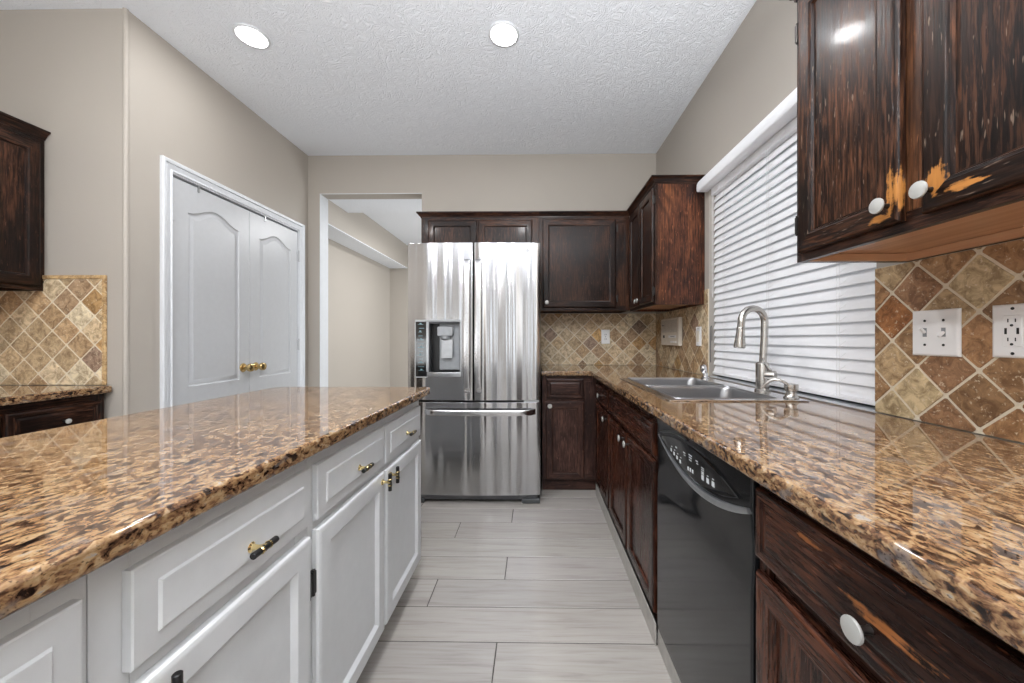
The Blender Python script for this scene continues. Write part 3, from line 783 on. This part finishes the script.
# ------------------------------------------------------------------ right base run
fR = Fr('-x', .462); D = XR - .462 - .012
WB = M['wood_base']
cabinet('base_cabinet', 'dark red-brown sink base with false drawer front and double doors', fR, 1.352, 2.196, .088, .858, D, WB,
        [('drawer_front', 1.374, 2.176, .692, .815, 'drawer'), ('door', 1.374, 1.762, .104, .672, 'recess', ('round', 1.722, .635)), ('door', 1.788, 2.176, .104, .672, 'recess', ('round', 1.828, .635))],
        toe=.012, mids=[(1.384, 2.164, .66, .70), (1.755, 1.795, .128, .66)])
cabinet('base_cabinet', 'dark red-brown corner base with small drawer over a door, beyond the sink base', fR, 2.1965, 2.70, .088, .858, D, WB,
        [('drawer', 2.216, 2.660, .692, .815, 'drawer', ('round', 2.44, .752)), ('door', 2.216, 2.660, .104, .672, 'recess', ('round', 2.262, .635))],
        toe=.012, mids=[(2.228, 2.668, .66, .70)])
fB = Fr('-y', 2.704)
cabinet('base_cabinet', 'faded dark brown base between fridge and corner, drawer over door with white knob', fB, .058, .459, .088, .858, YB - 2.704 - .012, M['wood_dull'],
        [('drawer', .088, .362, .690, .838, 'drawer'), ('door', .082, .366, .075 + .02, .668, 'recess', ('round', .112, .640))],
        toe=.035, mids=[(.36, .43, .128, .813), (.088, .37, .66, .70)])
# wear is given relative to the cabinet's base point
nb0 = fR((.18 + .756) / 2, 0, -D / 2)
def rel(base, p): return tuple(Vector(p) - base)
M['wood_near'] = wood('worn_oak_near_base', (0.010, 0.0036, 0.0026), (0.042, 0.0125, 0.0064), (0.100, 0.033, 0.0145), fleck=.4, rough=.26,
                      wear=[(rel(nb0, (.443, .47, .764)), (1, .30, 1.6), .022), (rel(nb0, (.443, .60, .800)), (1, .22, 2.4), .010), (rel(nb0, (.443, .36, .745)), (1, .4, 1.6), .014)], wearcol=(.30, .11, .035))
cabinet('base_cabinet', 'scuffed dark brown base cabinet right of the dishwasher, drawer with round pale knob', fR, .18, .756, .088, .858, D, M['wood_near'],
        [('drawer', .20, .744, .692, .832, 'drawer', ('round', .488, .746)), ('door', .470, .744, .104, .665, 'recess'), ('door', .20, .455, .104, .665, 'recess')],
        toe=.012, mids=[(.21, .706, .66, .70)])
cabinet('base_cabinet', 'dark brown base cabinet below the near end of the right worktop', fR, -.40, .1795, .088, .858, D, WB,
        [('drawer', -.38, .16, .692, .832, 'drawer', ('round', -.11, .76)), ('door', -.38, -.12, .104, .665, 'recess'), ('door', -.10, .16, .104, .665, 'recess')], toe=.012)
bbm = MB()
yy = -.40
M['basetile'] = plain('grey_tile_base', (158, 154, 148), 0.4, var=.06)
for k, (a, b) in enumerate(((-.40, .757), (.760, 1.345), (1.348, 2.0), (2.003, 2.655))):
    bbm.box(.444 if k != 1 else .452, .4485 if k != 1 else .457, a, b, 0, .082, .0015)
struct(bbm.build('baseboard_right', M['basetile']))

# ------------------------------------------------------------------ uppers
fU = Fr('-y', 2.985); WK = M['wood_back']
def crown(T, path, z, mat):
    m = MB(); sweep(m, path, CROWN, z); return m.build('crown_molding', mat, T, sharp=28)
T = cabinet('wall_cabinet', 'low dark brown two-door cabinet above the fridge', fU, -.930, .036, 1.815, 2.126, YB - 2.985 - .002, WK, stile=.055, fronts=[('door', -.872, -.474, 1.835, 2.100, 'recess'), ('door', -.462, -.018, 1.835, 2.100, 'recess')], top=True, mids=[(-.49, -.446, 1.855, 2.081)])
crown(T, [(-.930, YB - .001), (-.930, 2.985), (.0365, 2.985)], 2.123, WK)
T = cabinet('wall_cabinet', 'tall dark brown one-door cabinet on the back wall beside the fridge top', fU, .0365, .776, 1.362, 2.126, YB - 2.985 - .002, WK,
        [('door', .066, .662, 1.385, 2.104, 'recess', ('round', .10, 1.425), (.672, (1.46, 2.03), 'stem'))], top=True, mids=[(.66, .745, 1.40, 2.08)], inside=M['wood_bottom'], bottom_lip=.018)
crown(T, [(.0365, 2.985), (.7695, 2.985)], 2.123, WK)
fV = Fr('-x', .776); DV = XR - .776 - .002
M['wood_side'] = wood('reddish_oak_side_panel', (0.014, 0.0065, 0.007), (0.075, 0.024, 0.013), (0.24, 0.085, 0.034), fleck=.35)
T = cabinet('wall_cabinet', 'dark brown two-door corner cabinet with red-brown side panel left of the blind', fV, 2.360, 2.984, 1.352, 2.132, DV, M['wood_up'],
        [('door', 2.376, 2.656, 1.372, 2.106, 'recess', ('round', 2.630, 1.405), (2.368, (1.44, 2.03), 'stem')), ('door', 2.664, 2.944, 1.372, 2.106, 'recess', ('round', 2.690, 1.405))],
        top=True, inside=M['wood_bottom'], bottom_lip=.018, sidemat=M['wood_side'])
crown(T, [(.776, 2.9845), (.776, 2.360), (XR - .001, 2.360)], 2.129, M['wood_up'])
nu0 = fV((.40 + 1.091) / 2, 1.355, -DV / 2)
M['wood_worn'] = wood('worn_oak_near_upper', (0.0032, 0.0016, 0.0013), (0.019, 0.0068, 0.0034), (0.078, 0.029, 0.0120), fleck=.55, glint=(.26, .19, .14),
                      wear=[(rel(nu0, (.757, .778, 1.440)), (1, 1.7, .62), .040), (rel(nu0, (.757, .815, 1.395)), (1, .8, 1.7), .026), (rel(nu0, (.757, .704, 1.43)), (1, 1.2, .8), .030), (rel(nu0, (.757, .655, 1.405)), (1, .6, 2.0), .025), (rel(nu0, (.774, .75, 1.75)), (1, 2.2, .12), .030)],
                      wearcol=(.40, .165, .038))
M['wood_stile'] = wood('brown_oak_stile', (0.020, 0.008, 0.004), (0.080, 0.030, 0.012), (0.150, 0.060, 0.024), fleck=.35)
T = cabinet('wall_cabinet', 'large worn dark brown cabinet at upper right with orange scuffs by its knobs', fV, .40, 1.091, 1.355, 2.132, DV, M['wood_up'],
        [('door', .772, 1.066, 1.376, 2.106, 'recess', ('round', .793, 1.415), (1.075, (1.46, 2.02), 'stem'), M['wood_worn']), ('door', .420, .730, 1.376, 2.106, 'recess', ('round', .708, 1.415), None, M['wood_worn'])],
        top=True, inside=M['wood_bottom'], bottom_lip=.022, mids=[(.725, .778, 1.395, 2.087)], midmat=M['wood_stile'])
crown(T, [(XR - .001, 1.091), (.776, 1.091), (.776, .40)], 2.129, M['wood_up'])
ub = MB(); fV.box(ub, .416, 1.0745, 1.3555, 1.376, -DV + .0085, -DV + .022, grain=1); fV.box(ub, 1.066, 1.0745, 1.3555, 1.376, -DV + .022, -.0195, grain=0); ub.build('hanging_rail', M['wood_bottom'], T)
fL = Fr('+x', -2.478)
T = cabinet('wall_cabinet', 'dark brown cabinet high on the left edge of the photo', fL, .85, YN - .003, 1.372, 2.135, 2.77 - 2.478 - .002, M['wood_up'],
        [('door', 1.33, YN - .028, 1.392, 2.108, 'recess'), ('door', .87, 1.315, 1.392, 2.108, 'recess')], top=True, inside=M['wood_bottom'], bottom_lip=.018)
crown(T, [(-2.478, .85), (-2.478, YN - .003)], 2.132, M['wood_up'])
fLB = Fr('+x', -2.158)
cabinet('base_cabinet', 'dark brown base cabinet at far left with pale oval-looking drawer knob', fLB, .60, YN - .014, .09, .858, .607, M['wood_up'],
        [('drawer', 1.45, 1.778, .70, .826, 'drawer', ('round', 1.628, .757, .011)), ('door', 1.45, 1.778, .105, .68, 'recess'), ('drawer', 1.0, 1.42, .70, .826, 'drawer', ('round', 1.21, .757)), ('door', 1.0, 1.42, .105, .68, 'recess')],
        toe=.06, mids=[(1.415, 1.455, .13, .813)])

# ------------------------------------------------------------------ refrigerator
FX0, FX1, FXM = -.873, .042, -.415
R = thing('refrigerator', 'stainless french-door refrigerator with bottom freezer and water dispenser', 'refrigerator', (FXM, 2.9, 0))
b = MB(); b.box(FX0 + .004, FX1 - .004, 2.568, 3.27, .035, 1.762, .004); b.build('cabinet_body', M['fridge_side'], R)
def fy(x): return 2.495 - .020 * (1 - ((x - FXM) / .457) ** 2)
def curved(x0, x1, z0, z1, y_back=2.560, n=14, edge=.010):
    pts = []
    for k in range(n + 1):
        x = x0 + (x1 - x0) * k / n; pts.append((x, fy(x)))
    p = [(x0, fy(x0) + edge)] + [(x0 + edge * .3, fy(x0) + edge * .3)] + [(x, y) for x, y in pts if x0 + edge <= x <= x1 - edge] + [(x1 - edge * .3, fy(x1) + edge * .3), (x1, fy(x1) + edge), (x1, y_back), (x0, y_back)]
    m = MB(); m.prism(p, z0, z1, .003, 2); return m
dl = curved(FX0, FXM - .004, .712, 1.787).build('door', M['steel'], R)
dr = curved(FXM + .004, FX1, .712, 1.787).build('door', M['steel'], R)
fz = curved(FX0, FX1, .064, .698).build('freezer_drawer', M['steel'], R)
c = MB(); c.box(-.722, -.506, 2.40, 2.552, .905, 1.248, .012); cut(dl, c)
gs = MB(); gs.box(FX0 + .01, FX1 - .01, 2.545, 2.569, .06, 1.78); gs.build('gasket', M['black'], R)
# dispenser
rc = MB(); y0 = fy(-.61)
for bx in ((-.722, -.716, y0 + .004, 2.552, .905, 1.248), (-.512, -.506, y0 + .004, 2.552, .905, 1.248), (-.716, -.512, y0 + .004, 2.552, 1.236, 1.248), (-.716, -.512, 2.546, 2.552, .905, 1.236)): rc.box(*bx)
rc.build('dispenser_recess', M['dgrey'], R)
rp = MB(); rp.box(-.662, -.522, 2.530, 2.546, .915, 1.236, .006); rp.build('dispenser_back_plate', M['grey'], R)
nz = MB(); nz.box(-.668, -.560, y0 + .012, 2.530, 1.150, 1.215, .008); nz.lathe([(.03, 0), (.03, .018), (.018, .03)], (-.614, 2.512, 1.152), (0, 0, -1), 18); nz.build('dispenser_spout', M['grey'], R)
pd = MB(); pd.prism([(2.518, 1.125), (2.505, 1.125), (2.492, 1.0), (2.500, 1.0)], -.642, -.562, .002, 1, axis=0); pd.build('dispenser_paddle', M['silver'], R)
ty = MB()
tp = []
for k in range(9):
    x = -.728 + (.228) * k / 8; tp.append((x, fy(x) - .006 - .014 * math.sin(math.pi * k / 8)))
ty.prism([(-.728, 2.545)] + tp[::1] + [(-.500, 2.545)], .872, .905, .005, 2); ty.build('drip_tray', M['silver'], R)
bz = MB()
def bezel(x0, x1, z0, z1): bz.prism([(x0, fy(x0) + .004), (x0, fy(x0) - .006), (x1, fy(x1) - .006), (x1, fy(x1) + .004)], z0, z1, .0015, 1)
bezel(-.818, -.502, 1.248, 1.262); bezel(-.818, -.812, .872, 1.248); bezel(-.738, -.722, .905, 1.248); bezel(-.507, -.498, .880, 1.248); bezel(-.812, -.730, .866, .873)
bz.build('dispenser_bezel', M['silver'], R)
cp = MB(); x0, x1 = -.812, -.738
cp.prism([(x0, fy(x0) + .004), (x0, fy(x0) - .005), (x1, fy(x1) - .005), (x1, fy(x1) + .004)], .873, 1.248, .001, 1); cpo = cp.build('control_panel', M['pblack'], R)
rr = random.Random(3)
for k in range(13):
    zz = 1.228 - k * .0262; xx = -.775 + rr.uniform(-.006, .006); w = rr.uniform(.012, .024); h = rr.choice([.0016, .0022, .003])
    yf = fy(xx) - .0056; mk = MB(); mk.box(xx - w, xx + w, yf - .0006, yf + .001, zz, zz + h)
    if k % 2 == 0: mk.box(xx - .006, xx + .006, yf - .0006, yf + .001, zz + .004, zz + .012)
    mk.build('panel_icon', M['teal'], cpo)
# handles
def vhandle(xc, door, sgn):
    prof = []
    m = MB(); zs = [.762, .775, .80, .86, .95, 1.1, 1.25, 1.4, 1.55, 1.62, 1.648, 1.665, 1.675]
    off = [.000, .020, .034, .042, .046, .049, .050, .049, .046, .042, .034, .020, .000]
    V = []; hw = .0195
    for zz, of in zip(zs, off):
        yf = fy(xc) + .001; t_ = min(.016, of * .8 + .002)
        V += [(xc - hw, yf - of + t_, zz), (xc - hw, yf - of + .003, zz), (xc - hw + .006, yf - of, zz), (xc + hw - .006, yf - of, zz), (xc + hw, yf - of + .003, zz), (xc + hw, yf - of + t_, zz)]
    F = []
    for k in range(len(zs) - 1):
        for i in range(6):
            j = (i + 1) % 6; F.append((k * 6 + i, k * 6 + j, k * 6 + 6 + j, k * 6 + 6 + i))
    F += [tuple(range(6)), tuple(range(len(V) - 6, len(V)))]
    m.add(V, F); m.build('handle', M['steel_handle'], door, sharp=50)
vhandle(-.455, dl, -1); vhandle(-.377, dr, 1)
hm = MB(); V = []; n = 20; xa, xb = -.752, .008
for k in range(n + 1):
    t = k / n; x = xa + (xb - xa) * t; e = min(t, 1 - t); of = .052 * min(1, e / .07) ** .6 if e > 0 else 0
    yf = fy(x) - .0; zc = .634; hz = .0185
    th = min(.016, of * .8 + .001)
    for (dz, dy) in ((-hz, th), (-hz, .004), (-hz + .007, 0), (hz - .007, 0), (hz, .004), (hz, th)): V.append((x, yf - of + dy, zc + dz))
F = []
for k in range(n):
    for i in range(6):
        j = (i + 1) % 6; F.append((k * 6 + i, k * 6 + j, k * 6 + 6 + j, k * 6 + 6 + i))
F += [tuple(range(6)), tuple(range(n * 6, n * 6 + 6))]
hm.add(V, F); hm.build('handle', M['steel_handle'], fz, sharp=50)
kg = MB(); kg.box(FX0 + .02, FX1 - .02, 2.515, 2.60, .022, .062, .006); kg.build('kick_grille', M['fridge_side'], R)
for x in (FX0 + .06, FX1 - .06):
    ft = MB(); ft.prism([(x - .07, 2.50), (x + .055, 2.50), (x + .055, 2.60), (x - .05, 2.60)], 0.0, .036, .010, 3); ft.build('foot', M['dgrey'], R)
for x in (FX0 + .07, FX1 - .07):
    hc = MB(); hc.box(x - .04, x + .04, 2.53, 2.68, 1.762, 1.784, .006); hc.build('hinge_cover', M['fridge_side'], R)
hb = MB(); hb.box(FX1 - .115, FX1 - .012, 2.500, 2.546, .699, .711, .002); hb.build('hinge', M['silver'], R)
lx, lz = -.048, 1.731; ly = fy(lx) - .0008
lg = MB(); lg.lathe([(.0155, 0), (.0155, .0012)], (lx, ly, lz), (0, -1, 0), 24)
bd = lg.build('badge', M['plate'], R)
l2 = MB(); l2.lathe([(.012, 0), (.012, .0008)], (lx + .001, ly - .0011, lz), (0, -1, 0), 20); l2.build('badge_ring', M['grey'], bd)
l3 = MB(); l3.box(lx - .004, lx - .0015, ly - .0026, ly - .001, lz - .006, lz + .007); l3.box(lx - .004, lx + .006, ly - .0026, ly - .001, lz - .006, lz - .0035); l3.build('badge_mark', M['plate'], bd)
text_mesh('badge_letters', 'LG', .030, M['plate'], bd, (lx + .036, fy(lx + .036) - .0012, lz), (rad(90), 0, 0))

# ------------------------------------------------------------------ dishwasher
Wd = thing('dishwasher', 'black dishwasher with eye-shaped control panel, left of the scuffed base cabinet', 'dishwasher', (.75, 1.052, 0))
fd = Fr('-x', .470)
tb = MB(); fd.box(tb, .762, 1.342, .10, .852, -.55, -.005, .003); tb.build('tub', M['black'], Wd)
DA, DB = .760, 1.344
dm = MB(); prof = [(.072, .0), (.070, .014), (.075, .020), (.10, .0215), (.59, .0215), (.615, .0205), (.645, .0180), (.665, .0170), (.70, .0172), (.74, .0200), (.80, .0215), (.845, .0205), (.853, .016), (.855, .0)]
V = [fd(a, zz, c_) for a in (DA + .002, DB - .002) for zz, c_ in prof]; q = len(prof)
e = .006
dm.add([fd(a, zz, c_ - d_) for a, d_ in ((DA, .010), (DA + .002, .003), (DA + e, 0), (DB - e, 0), (DB - .002, .003), (DB, .010)) for zz, c_ in prof],
       [(k * q + i, k * q + i + 1, (k + 1) * q + i + 1, (k + 1) * q + i) for k in range(5) for i in range(q - 1)] + [tuple(range(q)), tuple(range(5 * q, 6 * q))])
door = dm.build('door', M['gblack'], Wd, sharp=40)
def bez(p0, p1, p2, n=14): return [tuple((1 - t) ** 2 * p0[i] + 2 * t * (1 - t) * p1[i] + t * t * p2[i] for i in range(2)) for t in [k / n for k in range(n + 1)]]
top_c = bez((1.305, .788), (1.045, .862), (.800, .783)); bot_c = bez((.800, .783), (1.02, .690), (1.305, .788))
eye = top_c + bot_c[1:-1]
def eyeat(scale, c_):
    cx, cz = 1.05, .782; return [fd(cx + (a - cx) * scale, cz + (b_ - cz) * scale, c_) for a, b_ in eye]
em = MB(); L = [eyeat(1, .018), eyeat(1, .0255), eyeat(.975, .0275), eyeat(.6, .0285)]; n = len(eye)
em.add([p for l in L for p in l], [(k * n + i, k * n + (i + 1) % n, (k + 1) * n + (i + 1) % n, (k + 1) * n + i) for k in range(3) for i in range(n)] + [tuple(range(3 * n, 4 * n))])
cpn = em.build('control_panel', M['pblack'], Wd, sharp=30)
def ribbon(path, w0, w1, c_, name, mat, par):
    m = MB(); n = len(path); V = []
    for k, (a, b_) in enumerate(path):
        p0 = path[max(k - 1, 0)]; p1 = path[min(k + 1, n - 1)]; d = Vector((p1[0] - p0[0], p1[1] - p0[1])).normalized(); nx, nz = -d.y, d.x
        w = (w0 + (w1 - w0) * k / (n - 1)) * (.35 + .65 * math.sin(math.pi * min(1, (k + .6) / n * 1.0)) ** .5)
        for s_, cc in ((-1, -.008), (-1, -.0005), (-.5, .001), (.5, .001), (1, -.0005), (1, -.008)): V.append(fd(a + nx * w * s_, b_ + nz * w * s_, c_ + cc))
    F = [(k * 6 + i, k * 6 + (i + 1) % 6, k * 6 + 6 + (i + 1) % 6, k * 6 + 6 + i) for k in range(n - 1) for i in range(6)] + [tuple(range(6)), tuple(range(6 * n - 6, 6 * n))]
    m.add(V, F); return m.build(name, mat, par, sharp=40)
low = bez((1.312, .790), (1.05, .655), (.765, .772), 22)
ribbon(low, .003, .011, .0275, 'handle_lip', M['silver'], door)
ribbon(bez((1.318, .793), (1.19, .842), (1.08, .832), 14), .002, .0035, .0262, 'latch_trim', M['dgrey'], door)
def mark(a, b_, w, h):
    a = 1.05 + (a - 1.05) * .93; b_ = .779 + (b_ - .779) * .85 - .002; w *= .72; h *= .72
    mk = MB(); fd.box(mk, a - w / 2, a + w / 2, b_ - h / 2, b_ + h / 2, .027, .0293, .0005); mk.build('button_icon', M['mark'], cpn)
for k in range(4):
    mark(1.195 - k * .026, .774 - k * .0055, .014, .014); mark(1.190 - k * .026, .788 - k * .005, .012, .003)
mark(1.150, .797, .018, .006); mark(1.085, .800, .020, .004); mark(1.082, .792, .016, .003)
for k in range(3): mark(1.040, .806 - k * .008, .030 - .004 * k, .004)
mark(.995, .803, .018, .004); mark(.992, .796, .014, .003)
for k in range(3): mark(1.055 - k * .016, .757 + k * .001, .010, .014)
for k in range(4): mark(.958, .795 - k * .006, .022, .003)
for k in range(3): mark(.958 - k * .030, .766 + k * .003, .018, .018); mark(.958 - k * .030, .780 + k * .003, .012, .003)
tk = MB(); fd.box(tk, .764, 1.340, .0, .07, -.03, .008, .002); tk.build('toe_panel', M['black'], Wd)

# ------------------------------------------------------------------ sink and fittings
S = thing('kitchen_sink', 'double-bowl stainless sink set in the right worktop under the blind', 'sink', (.755, 1.77, ZT))
rim = MB()
rim.prism([(.503, 1.366), (1.018, 1.366), (1.018, 2.170), (.503, 2.170)], ZT + .0005, ZT + .006, .0018, 2)
ro = rim.build('rim', M['steel_sink'], S)
BW = [(.543, .925, 1.405, 1.752), (.543, .925, 1.790, 2.132)]
c = MB()
for (x0, x1, y0, y1) in BW: c.box(x0, x1, y0, y1, .80, .95)
cut(ro, c)
def rrect(x0, x1, y0, y1, r, n=5):
    P = []
    for cx, cy, a0 in ((x1 - r, y0 + r, -90), (x1 - r, y1 - r, 0), (x0 + r, y1 - r, 90), (x0 + r, y0 + r, 180)):
        for k in range(n + 1): a = rad(a0 + 90 * k / n); P.append((cx + r * math.cos(a), cy + r * math.sin(a)))
    return P
for (x0, x1, y0, y1) in BW:
    m = MB(); L = []
    for ins, zz, r in ((-.0015, ZT + .0062, .012), (.0, ZT + .0045, .020), (.002, ZT - .004, .040), (.004, ZT - .06, .05), (.010, ZT - .15, .05), (.022, ZT - .172, .05), (.05, ZT - .180, .05)):
        L.append([(a, b_, zz) for a, b_ in rrect(x0 + ins, x1 - ins, y0 + ins, y1 - ins, r)])
    L[0] = [(a, b_, ZT + .0050) for a, b_ in rrect(x0 - .006, x1 + .006, y0 - .006, y1 + .006, .02)]; L.insert(1, [(a, b_, ZT + .0085) for a, b_ in rrect(x0 - .004, x1 + .004, y0 - .004, y1 + .004, .02)]); L.insert(2, [(a, b_, ZT + .0085) for a, b_ in rrect(x0 - .001, x1 + .001, y0 - .001, y1 + .001, .02)])
    n = len(L[0]); V = [p for l in L for p in l]
    m.add(V, [(k * n + i, k * n + (i + 1) % n, (k + 1) * n + (i + 1) % n, (k + 1) * n + i) for k in range(len(L) - 1) for i in range(n)] + [tuple(range((len(L) - 1) * n, len(L) * n))])
    bo = m.build('bowl', M['bowl'], S, sharp=50)
    dr_ = MB(); dr_.lathe([(.045, 0), (.045, .002), (.036, .0025), (.034, -.004), (.01, -.006)], ((x0 + x1) / 2, (y0 + y1) / 2, ZT - .1795), (0, 0, 1), 20); dr_.build('drain', M['chrome'], bo)
zd = ZT + .0062
F_ = thing('faucet', 'brushed nickel gooseneck faucet with pull-down head behind the sink', 'faucet', (.990, 1.60, zd))
m = MB(); m.lathe([(.030, 0), (.030, .006), (.0255, .010), (.0255, .118), (.023, .122), (.018, .126)], (.990, 1.60, zd), (0, 0, 1), 24); m.build('body', M['nickel'], F_)
path = [(.992, 1.60, zd + .12), (.998, 1.60, 1.12), (1.000, 1.60, 1.200)]; r_ = .056; cx = 1.000 - r_
for k in range(1, 13): a = math.pi * k / 12; path.append((cx + r_ * math.cos(a), 1.60 - .02 * k / 12, 1.200 + r_ * math.sin(a) * 1.1))
path += [(cx - r_ - .002, 1.58, 1.178)]
m = MB(); m.tube(path, .0145, 16); m.build('spout', M['nickel'], F_)
hx = cx - r_ - .002
m = MB(); m.lathe([(.0145, 0), (.0160, .004), (.0165, .020), (.0185, .045), (.0225, .075), (.0225, .086), (.019, .090), (.012, .0905)], (hx, 1.58, 1.180), (-.07, 0, -1), 20); m.build('spray_head', M['nickel'], F_)
hd = Vector((.62, -.78, 0)).normalized(); h0 = Vector((.990, 1.60, .974))
m = MB(); m.lathe([(.0215, .0), (.0215, .047), (.020, .050), (.012, .051)], h0, hd, 22); ho = m.build('handle', M['nickel'], F_)
p0 = h0 + hd * .034 + Vector((0, 0, .018)); m = MB(); m.tube([p0, p0 + Vector((-.020, -.006, .022)), p0 + Vector((-.046, -.014, .056))], [.0055, .0045, .0040], 10); m.build('lever', M['nickel'], ho)
SD = thing('soap_dispenser', 'small brushed nickel soap dispenser with curved spout right of the faucet', 'soap dispenser', (.983, 1.412, zd))
m = MB(); m.lathe([(.026, 0), (.026, .004), (.021, .008), (.0175, .016), (.0175, .026), (.0225, .030), (.0235, .050), (.0225, .054), (.010, .056)], (.983, 1.412, zd), (0, 0, 1), 22); m.build('body', M['nickel'], SD)
m = MB(); pth = []
for k in range(11): t = k / 10; pth.append((.970 - .075 * t, 1.412 + .040 * t, zd + .045 + .030 * math.sin(math.pi * min(1, t * .78 + .12)) - .004 - .018 * t ** 3))
m.tube(pth, [.0062] * 7 + [.0058, .0054, .005, .0048], 10); m.build('spout', M['nickel'], SD)
AG = thing('air_gap', 'short chrome fitting at the far corner of the sink deck', 'air gap', (.985, 2.120, zd))
m = MB(); m.lathe([(.022, 0), (.022, .006), (.016, .010), (.015, .028), (.0125, .034)], (.985, 2.120, zd), (0, 0, 1), 20); m.build('base', M['chrome'], AG)
m = MB(); m.lathe([(.0125, .032), (.0175, .040), (.0185, .060), (.015, .076), (.006, .082)], (.985, 2.120, zd), (-.18, 0, 1), 20); m.build('cap', M['chrome'], AG)

# ------------------------------------------------------------------ wall plates, intercom
def plate(name, label, cat, fr, a0, a1, b0, b1, c0=.0092):
    T = thing(name, label, cat, fr((a0 + a1) / 2, b0, c0))
    m = MB(); rings(m, fr, rect_outline(a0, a1, b0, b1), [(0, c0), (0, c0 + .002), (.0025, c0 + .0048), (.006, c0 + .0062)], cap_first=True); m.build('cover_plate', M['plate'], T, sharp=20)
    return T, c0 + .0062
def screw(fr, a, b_, c_, T, mat='slot'):
    m = MB(); m.lathe([(.0034, -.001), (.0034, .0006), (.0022, .0012)], fr(a, b_, c_), fr.n, 12); m.build('screw', M[mat], T)
fS = Fr('-x', XR)
T, c_ = plate('light_switch', 'white double toggle switch plate on the brown stone tiles at right', 'light switch', fS, .943, 1.061, 1.084, 1.209)
for a in (.979, 1.025):
    for b_ in (1.114, 1.180): screw(fS, a, b_, c_, T)
    m = MB(); fS.box(m, a - .0052, a + .0052, 1.136, 1.160, c_ - .001, c_ + .0004); s_ = m.build('toggle_slot', M['grey'], T)
    up = a > 1.0
    m = MB(); zz = 1.148; dz = .012 if up else -.012
    m.tube([fS(a, zz, c_), fS(a, zz + dz, c_ + .013)], [.0045, .0038], 8); m.build('toggle', M['plate'], T)
T, c_ = plate('wall_outlet', 'white outlet plate with two charging ports at the right edge', 'outlet', fS, .800, .879, 1.087, 1.209)
screw(fS, .8395, 1.097, c_, T); screw(fS, .8395, 1.199, c_, T)
m = MB(); fS.box(m, .8225, .8565, 1.112, 1.184, c_ - .002, c_ + .002, .002); rcp = m.build('receptacle', M['plate'], T)
m = MB(); 
for b_ in (1.172, 1.129):
    for a in (.833, .846): fS.box(m, a - .001, a + .001, b_ - .004, b_ + .004, c_ + .0015, c_ + .0024)
    m.lathe([(.003, 0), (.003, .0008)], fS(.8395, b_ - .011, c_ + .0017), fS.n, 10)
for a in (.829, .850): fS.box(m, a - .0022, a + .0022, 1.141, 1.155, c_ + .0015, c_ + .0024)
m.build('outlet_slots', M['slot'], rcp)
T, c_ = plate('light_switch', 'white single rocker switch between the intercom and the blind', 'light switch', fS, 2.388, 2.462, 1.084, 1.211)
m = MB(); fS.box(m, 2.408, 2.442, 1.112, 1.183, c_ - .002, c_ + .0035, .002); m.build('rocker', M['cream'], T)
screw(fS, 2.425, 1.097, c_, T); screw(fS, 2.425, 1.198, c_, T)
fO = Fr('-y', YB)
T, c_ = plate('wall_outlet', 'white outlet plate on the back wall tiles right of the fridge', 'outlet', fO, .600, .676, 1.086, 1.214)
for b_ in (1.130, 1.170):
    m = MB(); m.lathe([(.0165, -.001), (.0165, .0012), (.0155, .002)], fO(.638, b_, c_), fO.n, 20); q_ = m.build('receptacle', M['plate'], T)
    m = MB()
    for a in (.632, .644): fO.box(m, a - .0016, a + .0016, b_ - .006, b_ + .006, c_ + .0015, c_ + .0028)
    m.build('outlet_slots', M['slot'], q_)
screw(fO, .638, 1.150, c_, T)
I = thing('intercom', 'beige wall intercom box with speaker grille on the corner tiles', 'intercom', fS(2.875, 1.082, .02))
m = MB(); fS.box(m, 2.690, 3.060, 1.080, 1.292, .0095, .040, .006); m.build('housing', M['cream'], I)
m = MB(); fS.box(m, 2.706, 3.045, 1.178, 1.282, .0395, .0412, .002); gr = m.build('speaker_grille', M['cream'], I)
m = MB()
for k in range(14): fS.box(m, 2.712, 3.038, 1.184 + k * .0068, 1.1862 + k * .0068, .0408, .0418)
m.build('grille_slats', M['grey'], gr)
m = MB(); fS.box(m, 2.985, 3.030, 1.236, 1.242, .0415, .0424); m.build('nameplate', M['dgrey'], I)
m = MB(); fS.box(m, 2.975, 3.005, 1.138, 1.160, .0395, .0425, .002); m.build('dial_window', M['slot'], I)
m = MB(); fS.box(m, 2.735, 2.885, 1.140, 1.158, .0395, .0430, .006); m.build('volume_slider', M['plate'], I)
m = MB(); fS.box(m, 2.76, 2.84, 1.147, 1.151, .0425, .0436, .001); m.build('slider_slot', M['stem'], I)
for a in (2.74, 2.785, 2.83):
    m = MB(); fS.box(m, a - .018, a + .018, 1.100, 1.116, .0395, .0425, .002); m.build('push_button', M['plate'], I)

# ------------------------------------------------------------------ recessed ceiling lights in view
for i, (x, y) in enumerate(LAMPS):
    lab = ('round white recessed ceiling light straight above the fridge aisle', 'round white recessed ceiling light above the pantry doors at left')[i]
    T = thing('recessed_light', lab, 'ceiling light', (x, y, ZC - .012), 'recessed ceiling lights')
    m = MB(); m.lathe([(.072, .0115), (.084, .0115), (.084, .007), (.080, .003), (.074, .0015), (.071, .004)], (x, y, ZC - .012), (0, 0, 1), 40, cap=False); m.build('trim_ring', M['white'], T)
    m = MB(); m.lathe([(.0715, .0105), (.0715, .0045), (.05, .0035), (.002, .003)], (x, y, ZC - .012), (0, 0, 1), 36); m.build('lens', M['lens'], T)
